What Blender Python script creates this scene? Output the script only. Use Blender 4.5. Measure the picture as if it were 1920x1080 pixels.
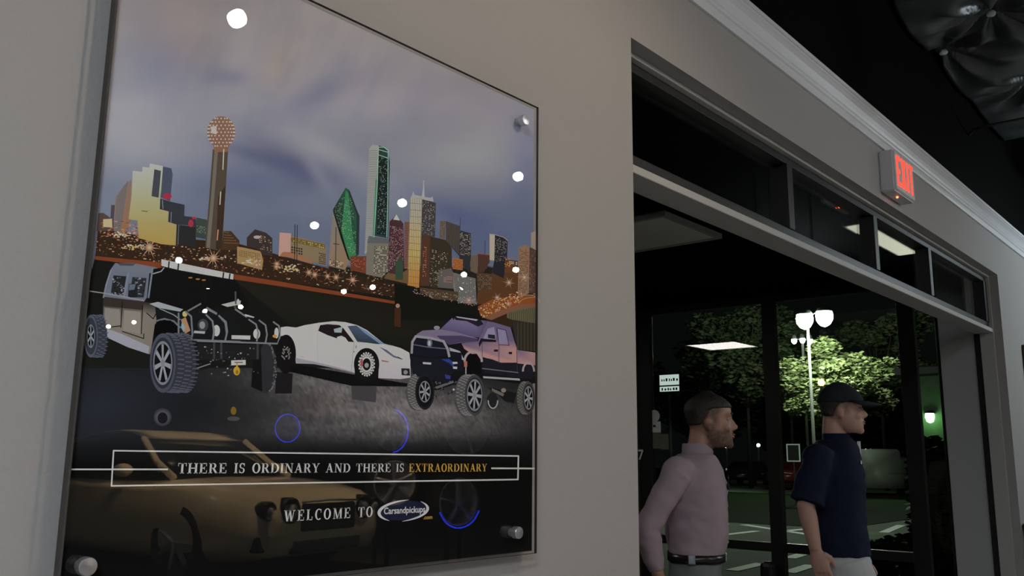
import bpy, bmesh, math, random
import numpy as np
from math import sin, cos, pi, radians, sqrt, atan2
from mathutils import Vector, Matrix, noise
from mathutils.geometry import tessellate_polygon

random.seed(7)
sc = bpy.context.scene
COL = sc.collection
for o in list(bpy.data.objects):
    bpy.data.objects.remove(o)

# ------------------------------------------------------------------ camera
CAM_D, CAM_H, FPX = 1.2, 1.45, 1681.0
YAW, PITCH, ROLL = radians(40.607), radians(10.745), radians(.564)
C0 = np.array([0.0, -CAM_D, CAM_H])
FW = np.array([cos(YAW)*cos(PITCH), sin(YAW)*cos(PITCH), sin(PITCH)])
_r = np.array([sin(YAW), -cos(YAW), 0.0]); _u = np.cross(_r, FW)
RT, UP = cos(ROLL)*_r+sin(ROLL)*_u, -sin(ROLL)*_r+cos(ROLL)*_u
cd = bpy.data.cameras.new('camera'); cam = bpy.data.objects.new('camera', cd); COL.objects.link(cam)
cd.sensor_width = 36.0; cd.lens = FPX/1920*36.0; cd.clip_start = .02; cd.clip_end = 400
M = Matrix.Identity(4)
for i in range(3):
    M[i][0], M[i][1], M[i][2], M[i][3] = RT[i], UP[i], -FW[i], C0[i]
cam.matrix_world = M
sc.camera = cam

# ------------------------------------------------------------------ world, view
w = bpy.data.worlds.new('night'); sc.world = w; w.use_nodes = True
bg = w.node_tree.nodes['Background']; bg.inputs[0].default_value = (.010, .014, .012, 1); bg.inputs[1].default_value = .22
sc.view_settings.view_transform = 'Standard'; sc.view_settings.look = 'None'
sc.view_settings.gamma = 1; sc.view_settings.exposure = 0.0
sc.view_settings.use_curve_mapping = False
sc.cycles.max_bounces = 10; sc.cycles.transparent_max_bounces = 24
sc.cycles.caustics_reflective = False; sc.cycles.caustics_refractive = False
sc.cycles.sample_clamp_indirect = 4.0

# ------------------------------------------------------------------ pixel helpers (a pixel gives a direction; the plane it touches gives the distance)
def ray(x, y): return FW+(x-960)/FPX*RT-(y-540)/FPX*UP
def on_y(x, y, Y=0.0):
    d = ray(x, y); return C0+d*((Y-C0[1])/d[1])
def on_x(x, y, X):
    d = ray(x, y); return C0+d*((X-C0[0])/d[0])
def on_z(x, y, Z):
    d = ray(x, y); return C0+d*((Z-C0[2])/d[2])
def proj(p):
    v = np.array(p)-C0; z = v@FW; return 960+FPX*(v@RT)/z, 540-FPX*(v@UP)/z

# ------------------------------------------------------------------ materials
def lin(c):
    c = c/255.0
    return c/12.92 if c <= .04045 else ((c+.055)/1.055)**2.4
def rgb(r, g, b, k=1.0): return (lin(r)*k, lin(g)*k, lin(b)*k, 1)
MATS = {}
def mat(name, col=(.5, .5, .5, 1), rough=.5, metal=0.0, spec=.5, emit=None, estr=0.0, var=0.0, vscale=8.0, bump=0.0, bscale=60.0, coat=0.0, stretch=None):
    if name in MATS: return MATS[name]
    m = bpy.data.materials.new(name); m.use_nodes = True; MATS[name] = m
    nt = m.node_tree; p = nt.nodes['Principled BSDF']
    p.inputs['Base Color'].default_value = col; p.inputs['Roughness'].default_value = rough
    p.inputs['Metallic'].default_value = metal; p.inputs['Specular IOR Level'].default_value = spec
    if coat: p.inputs['Coat Weight'].default_value = coat; p.inputs['Coat Roughness'].default_value = .03
    if emit: p.inputs['Emission Color'].default_value = emit; p.inputs['Emission Strength'].default_value = estr
    tc = None
    if var or bump:
        tc = nt.nodes.new('ShaderNodeTexCoord'); src = tc.outputs['Object']
        if stretch:
            mp = nt.nodes.new('ShaderNodeMapping'); mp.inputs['Scale'].default_value = stretch
            nt.links.new(src, mp.inputs[0]); src = mp.outputs[0]
    if var:
        n = nt.nodes.new('ShaderNodeTexNoise'); n.inputs['Scale'].default_value = vscale; n.inputs['Detail'].default_value = 5
        nt.links.new(src, n.inputs['Vector'])
        r = nt.nodes.new('ShaderNodeMapRange'); r.inputs[3].default_value = 1-var; r.inputs[4].default_value = 1+var
        nt.links.new(n.outputs[0], r.inputs[0])
        mx = nt.nodes.new('ShaderNodeMix'); mx.data_type = 'RGBA'; mx.blend_type = 'MULTIPLY'; mx.inputs[0].default_value = 1
        mx.inputs[6].default_value = col; nt.links.new(r.outputs[0], mx.inputs[7]); nt.links.new(mx.outputs[2], p.inputs['Base Color'])
    if bump:
        n = nt.nodes.new('ShaderNodeTexNoise'); n.inputs['Scale'].default_value = bscale; n.inputs['Detail'].default_value = 3
        nt.links.new(src, n.inputs['Vector'])
        b = nt.nodes.new('ShaderNodeBump'); b.inputs['Strength'].default_value = bump; b.inputs['Distance'].default_value = .004
        nt.links.new(n.outputs[0], b.inputs['Height']); nt.links.new(b.outputs[0], p.inputs['Normal'])
    return m
def glass_mat(name, tint, f0=.04, rough=0.0):
    """thin clear sheet: transparent tint + Schlick mirror"""
    m = bpy.data.materials.new(name); m.use_nodes = True; MATS[name] = m
    nt = m.node_tree; nt.nodes.remove(nt.nodes['Principled BSDF']); out = nt.nodes['Material Output']
    g = nt.nodes.new('ShaderNodeNewGeometry'); d = nt.nodes.new('ShaderNodeVectorMath'); d.operation = 'DOT_PRODUCT'
    nt.links.new(g.outputs['Incoming'], d.inputs[0]); nt.links.new(g.outputs['Normal'], d.inputs[1])
    def mth(op, a, b):
        n = nt.nodes.new('ShaderNodeMath'); n.operation = op
        for i, v in enumerate((a, b)):
            if v is None: continue
            if isinstance(v, (int, float)): n.inputs[i].default_value = v
            else: nt.links.new(v, n.inputs[i])
        return n.outputs[0]
    c = mth('ABSOLUTE', d.outputs['Value'], None); s = mth('SUBTRACT', 1.0, c); s = mth('POWER', s, 5.0)
    s = mth('MULTIPLY', s, 1-f0); s = mth('ADD', s, f0)
    t = nt.nodes.new('ShaderNodeBsdfTransparent'); t.inputs[0].default_value = tint
    gl = nt.nodes.new('ShaderNodeBsdfGlossy'); gl.inputs['Roughness'].default_value = rough; gl.inputs['Color'].default_value = (1, 1, 1, 1)
    mx = nt.nodes.new('ShaderNodeMixShader'); nt.links.new(s, mx.inputs[0]); nt.links.new(t.outputs[0], mx.inputs[1]); nt.links.new(gl.outputs[0], mx.inputs[2])
    nt.links.new(mx.outputs[0], out.inputs[0]); return m
def emit_mat(name, col, s):
    if name in MATS: return MATS[name]
    m = bpy.data.materials.new(name); m.use_nodes = True; MATS[name] = m
    nt = m.node_tree; nt.nodes.remove(nt.nodes['Principled BSDF'])
    e = nt.nodes.new('ShaderNodeEmission'); e.inputs[0].default_value = col; e.inputs[1].default_value = s
    nt.links.new(e.outputs[0], nt.nodes['Material Output'].inputs[0]); return m

# ------------------------------------------------------------------ mesh helpers
def finish(name, bm, m, parent=None, smooth=False, loc=None):
    bmesh.ops.recalc_face_normals(bm, faces=bm.faces)
    me = bpy.data.meshes.new(name); bm.to_mesh(me); bm.free()
    o = bpy.data.objects.new(name, me); COL.objects.link(o)
    if m: me.materials.append(m)
    if smooth: me.polygons.foreach_set('use_smooth', [True]*len(me.polygons))
    if parent: o.parent = parent
    if loc is not None: o.location = loc
    return o
def empty(name, loc, rz=0.0):
    o = bpy.data.objects.new(name, None); COL.objects.link(o); o.location = loc; o.rotation_euler = (0, 0, rz); o.empty_display_size = .1
    return o
def tag(o, label, cat, group=None):
    o['label'] = label; o['category'] = cat
    if group: o['group'] = group
    return o
def struct(o, label=None):
    o['kind'] = 'structure'
    if label: o['label'] = label
    return o
def box(bm, x0, x1, y0, y1, z0, z1, bev=0.0):
    g = bmesh.ops.create_cube(bm, size=1)
    for v in g['verts']:
        v.co = Vector((x0+(v.co.x+.5)*(x1-x0), y0+(v.co.y+.5)*(y1-y0), z0+(v.co.z+.5)*(z1-z0)))
    if bev:
        es = list({e for v in g['verts'] for e in v.link_edges})
        bmesh.ops.bevel(bm, geom=es, offset=bev, segments=2, affect='EDGES', profile=.5)
def boxo(name, m, x0, x1, y0, y1, z0, z1, bev=0.0, parent=None):
    bm = bmesh.new(); box(bm, x0, x1, y0, y1, z0, z1, bev); return finish(name, bm, m, parent)
def frame_of(d):
    d = Vector(d).normalized(); a = Vector((0, 0, 1)) if abs(d.z) < .9 else Vector((1, 0, 0))
    u = d.cross(a).normalized(); return d, u, d.cross(u).normalized()
def tube(bm, pts, rad, n=12, flat=1.0, cap=True):
    """swept round tube; rad one value or list"""
    pts = [Vector(p) for p in pts]; rr = rad if isinstance(rad, (list, tuple)) else [rad]*len(pts)
    rings = []; pu = None
    for i, p in enumerate(pts):
        a = pts[max(i-1, 0)]; b = pts[min(i+1, len(pts)-1)]; d = (b-a).normalized()
        if pu is None: _, u, v = frame_of(d)
        else:
            u = (pu-d*pu.dot(d)).normalized(); v = d.cross(u)
        pu = u
        rings.append([bm.verts.new(p+(u*cos(2*pi*k/n)+v*sin(2*pi*k/n)*flat)*rr[i]) for k in range(n)])
    for a, b in zip(rings, rings[1:]):
        for k in range(n): bm.faces.new((a[k], a[(k+1) % n], b[(k+1) % n], b[k]))
    if cap:
        bm.faces.new(rings[0][::-1]); bm.faces.new(rings[-1])
def lathe(bm, prof, axis='Z', n=24, c=(0, 0, 0)):
    """prof: list of (radius, height)"""
    rings = []
    for r, h in prof:
        rg = []
        for k in range(n):
            a = 2*pi*k/n; x, y = r*cos(a), r*sin(a)
            p = {'Z': (x, y, h), 'Y': (x, h, y), 'X': (h, x, y)}[axis]
            rg.append(bm.verts.new(Vector(p)+Vector(c)))
        rings.append(rg)
    for a, b in zip(rings, rings[1:]):
        for k in range(n): bm.faces.new((a[k], a[(k+1) % n], b[(k+1) % n], b[k]))
    bm.faces.new(rings[0]); bm.faces.new(rings[-1])
def prism(bm, pts2, f, d0, d1):
    """extrude 2-D outline; f(u,v,d)->xyz"""
    a = [bm.verts.new(f(u, v, d0)) for u, v in pts2]; b = [bm.verts.new(f(u, v, d1)) for u, v in pts2]
    n = len(a)
    for k in range(n): bm.faces.new((a[k], a[(k+1) % n], b[(k+1) % n], b[k]))
    bm.faces.new(a); bm.faces.new(b[::-1])
def rings_loft(bm, rings):
    """rings: list of lists of Vector, same count, closed & capped"""
    R = [[bm.verts.new(p) for p in r] for r in rings]; n = len(R[0])
    for a, b in zip(R, R[1:]):
        for k in range(n): bm.faces.new((a[k], a[(k+1) % n], b[(k+1) % n], b[k]))
    bm.faces.new(R[0]); bm.faces.new(R[-1])
def ell_ring(cx, cy, z, rx, ry, n=28, e=2.3):
    out = []
    for k in range(n):
        a = 2*pi*k/n; c, s = cos(a), sin(a)
        out.append(Vector((cx+rx*math.copysign(abs(c)**(2/e), c), cy+ry*math.copysign(abs(s)**(2/e), s), z)))
    return out
def ball(bm, c, r, seg=14, ring=9):
    g = bmesh.ops.create_uvsphere(bm, u_segments=seg, v_segments=ring, radius=1)
    r = r if isinstance(r, (tuple, list)) else (r, r, r)
    for v in g['verts']: v.co = Vector((c[0]+v.co.x*r[0], c[1]+v.co.y*r[1], c[2]+v.co.z*r[2]))
def remesh(name, bm, m, voxel, parent=None, smooth_it=4, disp=None):
    """fuse overlapping closed pieces into one continuous surface"""
    o = finish('tmp', bm, None)
    md = o.modifiers.new('r', 'REMESH'); md.mode = 'VOXEL'; md.voxel_size = voxel
    if smooth_it:
        s = o.modifiers.new('s', 'SMOOTH'); s.factor = .5; s.iterations = smooth_it
    dg = bpy.context.evaluated_depsgraph_get()
    me = bpy.data.meshes.new_from_object(o.evaluated_get(dg)); me.name = name
    bpy.data.objects.remove(o)
    if disp:
        me.update(); nr = [v.normal.copy() for v in me.vertices]
        for v, n in zip(me.vertices, nr): v.co += n*disp(v.co)
    me.polygons.foreach_set('use_smooth', [True]*len(me.polygons))
    me.materials.clear(); me.materials.append(m)
    ob = bpy.data.objects.new(name, me); COL.objects.link(ob)
    if parent: ob.parent = parent
    return ob
def copy_tree(o, parent=None):
    c = o.copy(); COL.objects.link(c); c.parent = parent
    for ch in list(o.children): copy_tree(ch, c)
    return c

# ------------------------------------------------------------------ shared materials
m_wall = mat('wall_paint', (.355, .347, .338, 1), .75, bump=.35, bscale=140, spec=.25)
m_white = mat('white_trim', (.72, .74, .77, 1), .4, spec=.4)
m_black = mat('black_paint', (.003, .003, .003, 1), .9, spec=.05)
m_bronze = mat('dark_bronze_aluminium', (.012, .011, .010, 1), .45, spec=.35)
m_frame = mat('frame_paint', (.42, .42, .40, 1), .5, spec=.3)
m_floor = mat('showroom_floor', (.46, .44, .42, 1), .35, var=.15, vscale=3)
m_chrome = mat('brushed_steel', (.62, .62, .63, 1), .34, metal=.88)
m_glass = glass_mat('window_glass', (.93, .97, .95, 1))
m_acrylic = glass_mat('clear_acrylic', (.985, .99, .99, 1), .045)

# ================================================================== STRUCTURE
OX0, OX1, OZ1 = 1.872, 5.81, 2.545          # opening in the poster wall
WT = .14                                     # wall thickness
bm = bmesh.new()
box(bm, -4.0, OX0, 0, WT, 0, 2.90); box(bm, OX0, OX1, 0, WT, OZ1, 2.90); box(bm, OX1, 11.0, 0, WT, 0, 2.90)
struct(finish('wall_left', bm, m_wall), 'grey textured showroom wall holding the poster')
bm = bmesh.new(); box(bm, -4.0, 11.0, 0, WT, 2.90, 3.8)
struct(finish('wall_upper', bm, m_black), 'black painted wall above the crown moulding')
struct(boxo('floor', m_floor, -4, 16, -16, .07, -.08, 0), 'showroom floor')
struct(boxo('ceiling', m_black, -4, 16, -16, WT, 3.8, 3.9), 'black open ceiling')
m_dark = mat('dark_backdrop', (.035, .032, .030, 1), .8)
struct(boxo('wall_back', m_dark, -4, 16, -16.1, -16, 0, 3.8), 'dark wall at the far side of the showroom')
struct(boxo('wall_right', m_dark, 16, 16.1, -16, .14, 0, 3.8), 'dark end wall of the showroom')
# crown moulding: stepped profile swept along the wall
zb = 2.782
prof = [(0, 0), (-.010, 0), (-.012, .012), (-.012, .028), (-.018, .032), (-.020, .038), (-.018, .042), (-.022, .046), (-.026, .056), (-.034, .070), (-.044, .080), (-.050, .084), (-.050, .088), (-.056, .090), (-.056, .104), (0, .104)]
bm = bmesh.new(); prism(bm, [(y, zb+z) for y, z in prof], lambda u, v, d: Vector((d, u, v)), -4.0, 11.0)
struct(finish('trim_1', bm, m_white), 'white crown moulding along the top of the wall')

# framed transom over the opening
FY = .045; HZ0, HZ1 = 2.200, 2.224
win = struct(empty('window_1', (0, 0, 0)), 'dark transom window above the wide opening')
boxo('head_frame', m_frame, OX0, OX1-.012, FY, FY+.075, OZ1-.014, OZ1, .002, win)
boxo('header_bar', m_frame, OX0, OX1-.012, FY, WT+.005, HZ0, HZ1, .003, win)
bm = bmesh.new(); box(bm, OX1-.018, OX1, FY, WT-.02, 0, OZ1-.002, .002)
finish('jamb', bm, m_frame, win)
boxo('lower_rail', m_bronze, OX0, OX1-.018, FY+.02, FY+.07, HZ1, HZ1+.038, .002, win)
boxo('upper_rail', m_bronze, OX0, OX1-.018, FY+.02, FY+.07, OZ1-.042, OZ1-.014, .002, win)
mx = [OX0+.02, 2.985, 3.875, 4.66, OX1-.04]
for a in mx[1:4]: boxo('mullion', m_bronze, a, a+.045, FY+.015, FY+.085, HZ1+.038, OZ1-.042, .002, win)
boxo('end_stile', m_bronze, OX1-.075, OX1-.018, FY+.015, FY+.085, HZ1+.038, OZ1-.042, .002, win)
boxo('end_stile', m_bronze, OX0, OX0+.05, FY+.015, FY+.085, HZ1+.038, OZ1-.042, .002, win)
xs = [OX0+.05]+[v for a in mx[1:4] for v in (a, a+.045)]+[OX1-.075]
for k in range(4): boxo('pane', m_glass, xs[2*k], xs[2*k+1], FY+.047, FY+.053, HZ1+.036, OZ1-.040, 0, win)

# entry room behind the wall
m_room = mat('entry_room_paint', (.40, .405, .40, 1), .7, spec=.2)
m_rfloor = mat('entry_floor', (.05, .048, .045, 1), .35, var=.2, vscale=5)
SX = 5.95                                    # plane of the outer storefront
struct(boxo('floor_entry', m_rfloor, -2, SX+.06, .07, 6, -.08, 0.0), 'dark floor of the entry room')
struct(boxo('ceiling_entry', m_black, -2, SX+.06, WT, 6, 2.70, 2.8), 'dark ceiling of the entry room')
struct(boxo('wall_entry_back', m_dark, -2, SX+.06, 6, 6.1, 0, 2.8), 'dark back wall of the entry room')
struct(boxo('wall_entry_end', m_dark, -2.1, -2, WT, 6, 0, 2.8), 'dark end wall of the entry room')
struct(boxo('wall_pier', m_room, OX1, SX+.06, WT+.012, .352, 0, 2.70, .004), 'grey pier beside the opening')
boxo('gasket', m_bronze, OX1-.008, OX1+.02, WT-.022, WT+.014, 0, 2.2, 0, bpy.data.objects['wall_pier'])
struct(boxo('wall_bulkhead', m_black, SX-.03, SX+.06, .352, 6, 2.60, 2.8), 'dark bulkhead above the storefront')
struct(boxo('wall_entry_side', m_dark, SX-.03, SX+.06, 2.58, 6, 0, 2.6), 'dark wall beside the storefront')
# outer storefront (plane X = SX)
st = struct(empty('window_2', (SX, 0, 0)), 'dark framed glass storefront looking out on the car park')
def sfb(name, y0, y1, z0, z1, d=.05, m=m_bronze, bev=.003): return boxo(name, m, -d/2, d/2, y0, y1, z0, z1, bev, st)
sfb('head_rail', .352, 2.58, 2.55, 2.60); sfb('sill_rail', .352, 2.58, 0, .10)
ST = [(.352, .40), (.525, .625), (1.452, 1.548), (2.475, 2.58)]
for a, b in ST: sfb('stile', a, b, .10, 2.55)
for (a, b), (c, d) in zip(ST, ST[1:]):
    if b > .45: sfb('mid_rail', b, c, .845, .905)
    sfb('pane', b-.004, c+.004, .10, 2.55, .008, m_glass, 0)
bm = bmesh.new(); box(bm, -.11, -.027, 1.50, 1.605, .50, .785, .032); finish('latch_housing', bm, m_bronze, st)
# light fixtures of the entry room
m_tframe = mat('fixture_frame', (.35, .35, .33, 1), .5)
m_lens_off = mat('lens_off', (.80, .80, .68, 1), .6, spec=.2)
def troffer(name, x0, x1, y0, y1, z, lens, label, cat='ceiling light', group=None):
    e = empty(name, ((x0+x1)/2, (y0+y1)/2, z)); tag(e, label, cat, group); hx, hy = (x1-x0)/2, (y1-y0)/2
    bm = bmesh.new()
    box(bm, -hx, hx, -hy, -hy+.025, -.018, .01); box(bm, -hx, hx, hy-.025, hy, -.018, .01)
    box(bm, -hx, -hx+.025, -hy+.025, hy-.025, -.018, .01); box(bm, hx-.025, hx, -hy+.025, hy-.025, -.018, .01)
    finish('frame', bm, m_tframe, e)
    boxo('diffuser', lens, -hx+.024, hx-.024, -hy+.024, hy-.024, -.012, .004, 0, e)
    return e
m_lens_on = emit_mat('lens_on', (1.0, .93, .88, 1), 13.0)
troffer('ceiling_light', 2.70, 3.32, 3.08, 3.70, 2.69, m_lens_on, 'lit square ceiling light mirrored in the storefront glass')
troffer('ceiling_light', 3.86, 4.48, 1.09, 1.72, 2.69, m_lens_off, 'unlit square ceiling light just behind the header')
# ================================================================== SHOWROOM LAMPS
m_can = mat('lamp_can', (.02, .02, .02, 1), .5)
m_bulb = emit_mat('bulb_warm', (1.0, .90, .74, 1), 110.0); m_bulb2 = emit_mat('bulb_amber', (1.0, .80, .52, 1), 60.0)
def spot_lamp(x, y, z, target, power, label, col=(1.0, .78, .58), r=.028, size=95, blend=.7, bulb=None):
    e = empty('spotlight', (x, y, z)); tag(e, label, 'lamp', 'black can lamps hanging under the ceiling')
    d = (Vector(target)-Vector((x, y, z))).normalized(); q = d.to_track_quat('-Z', 'Y')
    bm = bmesh.new(); tube(bm, [(0, 0, .05), (0, 0, 3.8-z)], .008, 8); finish('stem', bm, m_can, e)
    bm = bmesh.new(); lathe(bm, [(.02, .10), (.042, .09), (.045, .0), (.040, -.02), (r+.003, -.02), (r+.003, .0), (.02, .012)], 'Z', 20); o = finish('can', bm, m_can, e, True); o.rotation_mode = 'QUATERNION'; o.rotation_quaternion = q
    bm = bmesh.new(); lathe(bm, [(.001, -.018), (r*.7, -.015), (r, -.006), (r, .0)], 'Z', 20); b = finish('bulb', bm, bulb or m_bulb, e, True); b.rotation_mode = 'QUATERNION'; b.rotation_quaternion = q
    ld = bpy.data.lights.new('spot', 'SPOT'); ld.energy = power; ld.color = col; ld.spot_size = radians(size); ld.spot_blend = blend; ld.shadow_soft_size = r
    lo = bpy.data.objects.new('spot_beam', ld); COL.objects.link(lo); lo.parent = e; lo.location = d*.03; lo.rotation_mode = 'QUATERNION'; lo.rotation_quaternion = q
    return e
def mir(x, y, Z, Yp=-.03):
    d = ray(x, y); p = C0+d*((Yp-C0[1])/d[1]); d2 = d*np.array([1, -1, 1]); return p+d2*((Z-p[2])/d2[2])
LZ = 2.95
LAMPS = [((441, 29), 33, 'warm lamp hanging nearest the poster'), ((967, 327), 9, 'lamp nearest the wall in the second row'), ((750, 378), 13, 'second lamp out from the wall in the second row'),
         ((586, 421), 16, 'third lamp out from the wall in the second row'), ((333, 487), 18, 'farthest lamp from the wall in the second row'), ((965, 505), 30, 'lamp nearest the wall in the third row'),
         ((868, 514), 30, 'second lamp out from the wall in the third row'), ((697, 538), 30, 'third lamp out from the wall in the third row'), ((643, 546), 30, 'fourth lamp out from the wall in the third row'),
         ((450, 575), 30, 'fifth lamp out from the wall in the third row'), ((383, 583), 30, 'sixth lamp out from the wall in the third row'), ((250, 604), 30, 'seventh lamp out from the wall in the third row'), ((202, 612), 30, 'farthest lamp from the wall in the third row')]
for (px, py), pw, lb in LAMPS:
    p = mir(px, py, LZ)
    if pw > 32: spot_lamp(p[0], p[1], LZ, (p[0]-.3, 0, 1.2), pw, lb, size=120, col=(1.0, .78, .58))
    elif p[0] < 4: spot_lamp(p[0], p[1], LZ, (p[0]-.6, 0, 1.2), pw, lb, size=120, col=(.95, .97, 1.0), r=.021)
    else: spot_lamp(p[0], p[1], LZ, (p[0]-2.2, 0, 1.3), 7, lb, size=110, col=(1.0, .85, .66), r=.020, bulb=m_bulb2)
# cool light panels over the showroom
def led_panel(x, y, z, sx, sy, s, label):
    e = troffer('light_panel', x-sx/2, x+sx/2, y-sy/2, y+sy/2, z, emit_mat('cool_%d' % int(s*10), (.88, .94, 1.0, 1), s), label, 'light panel', 'cool light panels hung over the showroom')
    for a in (-1, 1):
        bm = bmesh.new(); tube(bm, [(a*sx*.4, 0, .01), (a*sx*.4, 0, 3.8-z)], .003, 6); finish('cable', bm, m_can, e)
    return e
led_panel(-1.6, -2.2, 3.3, 1.2,  .6, 64, 'cool light panel left of the poster wall')
led_panel(9.4, -2.6, 3.2, 1.2, .6, 26, 'cool light panel near the far end of the poster wall')
led_panel(1.2, -8.0, 3.5, 1.2, .6, 9, 'cool light panel deep in the showroom')
# two-lamp fixture close to the wall, mirrored in the transom glass
e = empty('strip_light', (7.25, -.80, 3.2)); tag(e, 'two-lamp strip light hung near the wall, mirrored in the transom glass', 'ceiling light')
boxo('housing', m_tframe, -.62, .62, -.20, .20, 0, .03, .004, e)
for y in (-.105, .105): boxo('diffuser', emit_mat('strip_cream', (1.0, 1.0, .78, 1), 1.5), -.60, .60, y-.070, y+.070, -.012, .001, 0, e)
for a in (-1, 1):
    bm = bmesh.new(); tube(bm, [(a*.5, 0, .03), (a*.5, 0, .6)], .004, 6); finish('cable', bm, m_can, e)
spot_lamp(6.9, -1.35, 2.95, (6.6, 0, 2.3), 29, 'added unseen cool lamp washing the wall past the opening', col=(.80, .93, 1.0), size=120, bulb=emit_mat('bulb_cool', (.8, .93, 1, 1), 60))  # out-of-view lamp added to brighten the far wall
# unseen cool globe added to light the crown moulding and the underside of the ceiling
e = empty('fill_globe', (6.75, -1.75, 2.85)); tag(e, 'added cool white fill globe hanging out of view in the showroom', 'lamp')
bm = bmesh.new(); tube(bm, [(0, 0, .11), (0, 0, .95)], .006, 8); finish('cord', bm, m_can, e)
bm = bmesh.new(); lathe(bm, [(.02, .15), (.05, .13), (.055, .10), (.03, .09)], 'Z', 18); finish('fitting', bm, m_can, e, True)
bm = bmesh.new(); ball(bm, (0, 0, 0), .11, 20, 14); finish('globe', bm, emit_mat('globe_cool', (.80, .93, 1.0, 1), 50.0), e, True)

# ================================================================== POSTER
PY = -.0262                                  # printed face
SUB = {}
def pp(x, y, k=0):
    p = on_y(x, y, PY); return Vector((p[0], PY-k*1.6e-5, p[2]))
def sub(k):                                  # polygons of one layer never share a plane
    SUB[k] = SUB.get(k, -1)+1; return k+(SUB[k] % 55)/60
pTR = on_y(1002.5, 206, PY); pBR = on_y(996, 1032, PY)
PX0 = on_y(170, 520, PY)[0]; PX1 = (pTR[0]+pBR[0])/2; PZ1 = pTR[2]; PZ0 = pBR[2]
KP = .385
def pc(c, k=1.0):
    g = c[0]*.3+c[1]*.55+c[2]*.15; c = [max(0, g+(v-g)*.86) for v in c]
    return (min(lin(c[0])*k/KP, .95), min(lin(c[1])*k/KP, .95), min(lin(c[2])*k/KP, .95), 1)
class Print:
    def __init__(s): s.v = []; s.f = []; s.c = []
    def poly3(s, pts, cols):
        b = len(s.v); s.v += pts; s.c += cols
        for t in tessellate_polygon([[Vector((p.x, p.z, 0)) for p in pts]]): s.f.append(tuple(b+i for i in t))
    def poly(s, pts, col, k, fr=None):
        P = [fr(*p) for p in pts] if fr else pts; k = sub(k)
        q = [pp(x, y, k) for x, y in P]
        if callable(col): cc = [pc(col(x, y)) for x, y in P]
        elif isinstance(col, list): cc = [pc(c) for c in col]
        else: cc = [pc(col)]*len(P)
        s.poly3(q, cc)
    def line(s, pts, wd, col, k, fr=None):
        P = [fr(*p) for p in pts] if fr else pts
        for (x0, y0), (x1, y1) in zip(P, P[1:]):
            L = math.hypot(x1-x0, y1-y0) or 1; nx, ny = -(y1-y0)/L*wd/2, (x1-x0)/L*wd/2; ex, ey = (x1-x0)/L*wd*.3, (y1-y0)/L*wd*.3
            s.poly([(x0+nx-ex, y0+ny-ey), (x1+nx+ex, y1+ny+ey), (x1-nx+ex, y1-ny+ey), (x0-nx-ex, y0-ny-ey)], col, k)
    def ell(s, cx, cy, rx, ry, col, k, rot=0, n=24, fr=None, col2=None):
        if fr:
            x0, y0 = fr(cx, cy); x1, _ = fr(cx+rx, cy); _, y1 = fr(cx, cy+ry); cx, cy, rx, ry = x0, y0, x1-x0, y1-y0
        pts = []
        for i in range(n):
            a = 2*pi*i/n; u, v = rx*cos(a), ry*sin(a); pts.append((cx+u*cos(rot)-v*sin(rot), cy+u*sin(rot)+v*cos(rot)))
        if col2 is None: s.poly(pts, col, k)
        else:                                   # fan, centre colour col -> rim col2
            k = sub(k)
            b = len(s.v); s.v += [pp(cx, cy, k)]+[pp(x, y, k) for x, y in pts]; s.c += [pc(col)]+[pc(col2)]*n
            for i in range(n): s.f.append((b, b+1+i, b+1+(i+1) % n))
    def ring(s, cx, cy, rx, ry, t, col, k, a0=0, a1=2*pi, n=28, rot=0, fr=None):
        if fr:
            x0, y0 = fr(cx, cy); x1, _ = fr(cx+rx, cy); _, y1 = fr(cx, cy+ry); cx, cy, rx, ry = x0, y0, x1-x0, y1-y0
        pts = []
        for i in range(n+1):
            a = a0+(a1-a0)*i/n; u, v = rx*cos(a), ry*sin(a); pts.append((cx+u*cos(rot)-v*sin(rot), cy+u*sin(rot)+v*cos(rot)))
        s.line(pts, t, col, k)
    def wins(s, q, nx, ny, cols, prob, k, fx=.6, fy=.5, fr=None, fade=None):
        Q = [fr(*p) for p in q] if fr else q     # TL, TR, BR, BL
        def bl(u, v):
            return tuple((Q[0][i]*(1-u)+Q[1][i]*u)*(1-v)+(Q[3][i]*(1-u)+Q[2][i]*u)*v for i in (0, 1))
        for j in range(ny):
            for i in range(nx):
                if random.random() > prob: continue
                u0, v0 = (i+.5-fx/2)/nx, (j+.5-fy/2)/ny; u1, v1 = u0+fx/nx, v0+fy/ny
                s.poly([bl(u0, v0), bl(u1, v0), bl(u1, v1), bl(u0, v1)], random.choice(cols), k)
    def star(s, x, y, r, col, k, n=12, core=(255, 235, 190)):
        for i in range(n):
            a = 2*pi*i/n+.13; rr = r*(1 if i % 2 == 0 else .6); w_ = r*.05
            b = len(s.v); s.v += [pp(x-sin(a)*w_, y+cos(a)*w_, k), pp(x+sin(a)*w_, y-cos(a)*w_, k), pp(x+cos(a)*rr, y+sin(a)*rr, k)]
            s.c += [pc(core), pc(core), pc(col)]; s.f.append((b, b+1, b+2))
        s.ell(x, y, r*.30, r*.30, core, k+1, n=10, col2=col)
    def build(s, name, m, parent):
        me = bpy.data.meshes.new(name); me.from_pydata([tuple(v) for v in s.v], [], s.f)
        ca = me.color_attributes.new('ink', 'FLOAT_COLOR', 'POINT'); ca.data.foreach_set('color', [x for c in s.c for x in c])
        me.materials.append(m); o = bpy.data.objects.new(name, me); COL.objects.link(o); o.parent = parent; return o
m_ink = bpy.data.materials.new('printed_ink'); m_ink.use_nodes = True
nt = m_ink.node_tree; a = nt.nodes.new('ShaderNodeVertexColor'); a.layer_name = 'ink'; nt.links.new(a.outputs[0], nt.nodes['Principled BSDF'].inputs['Base Color'])
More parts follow.
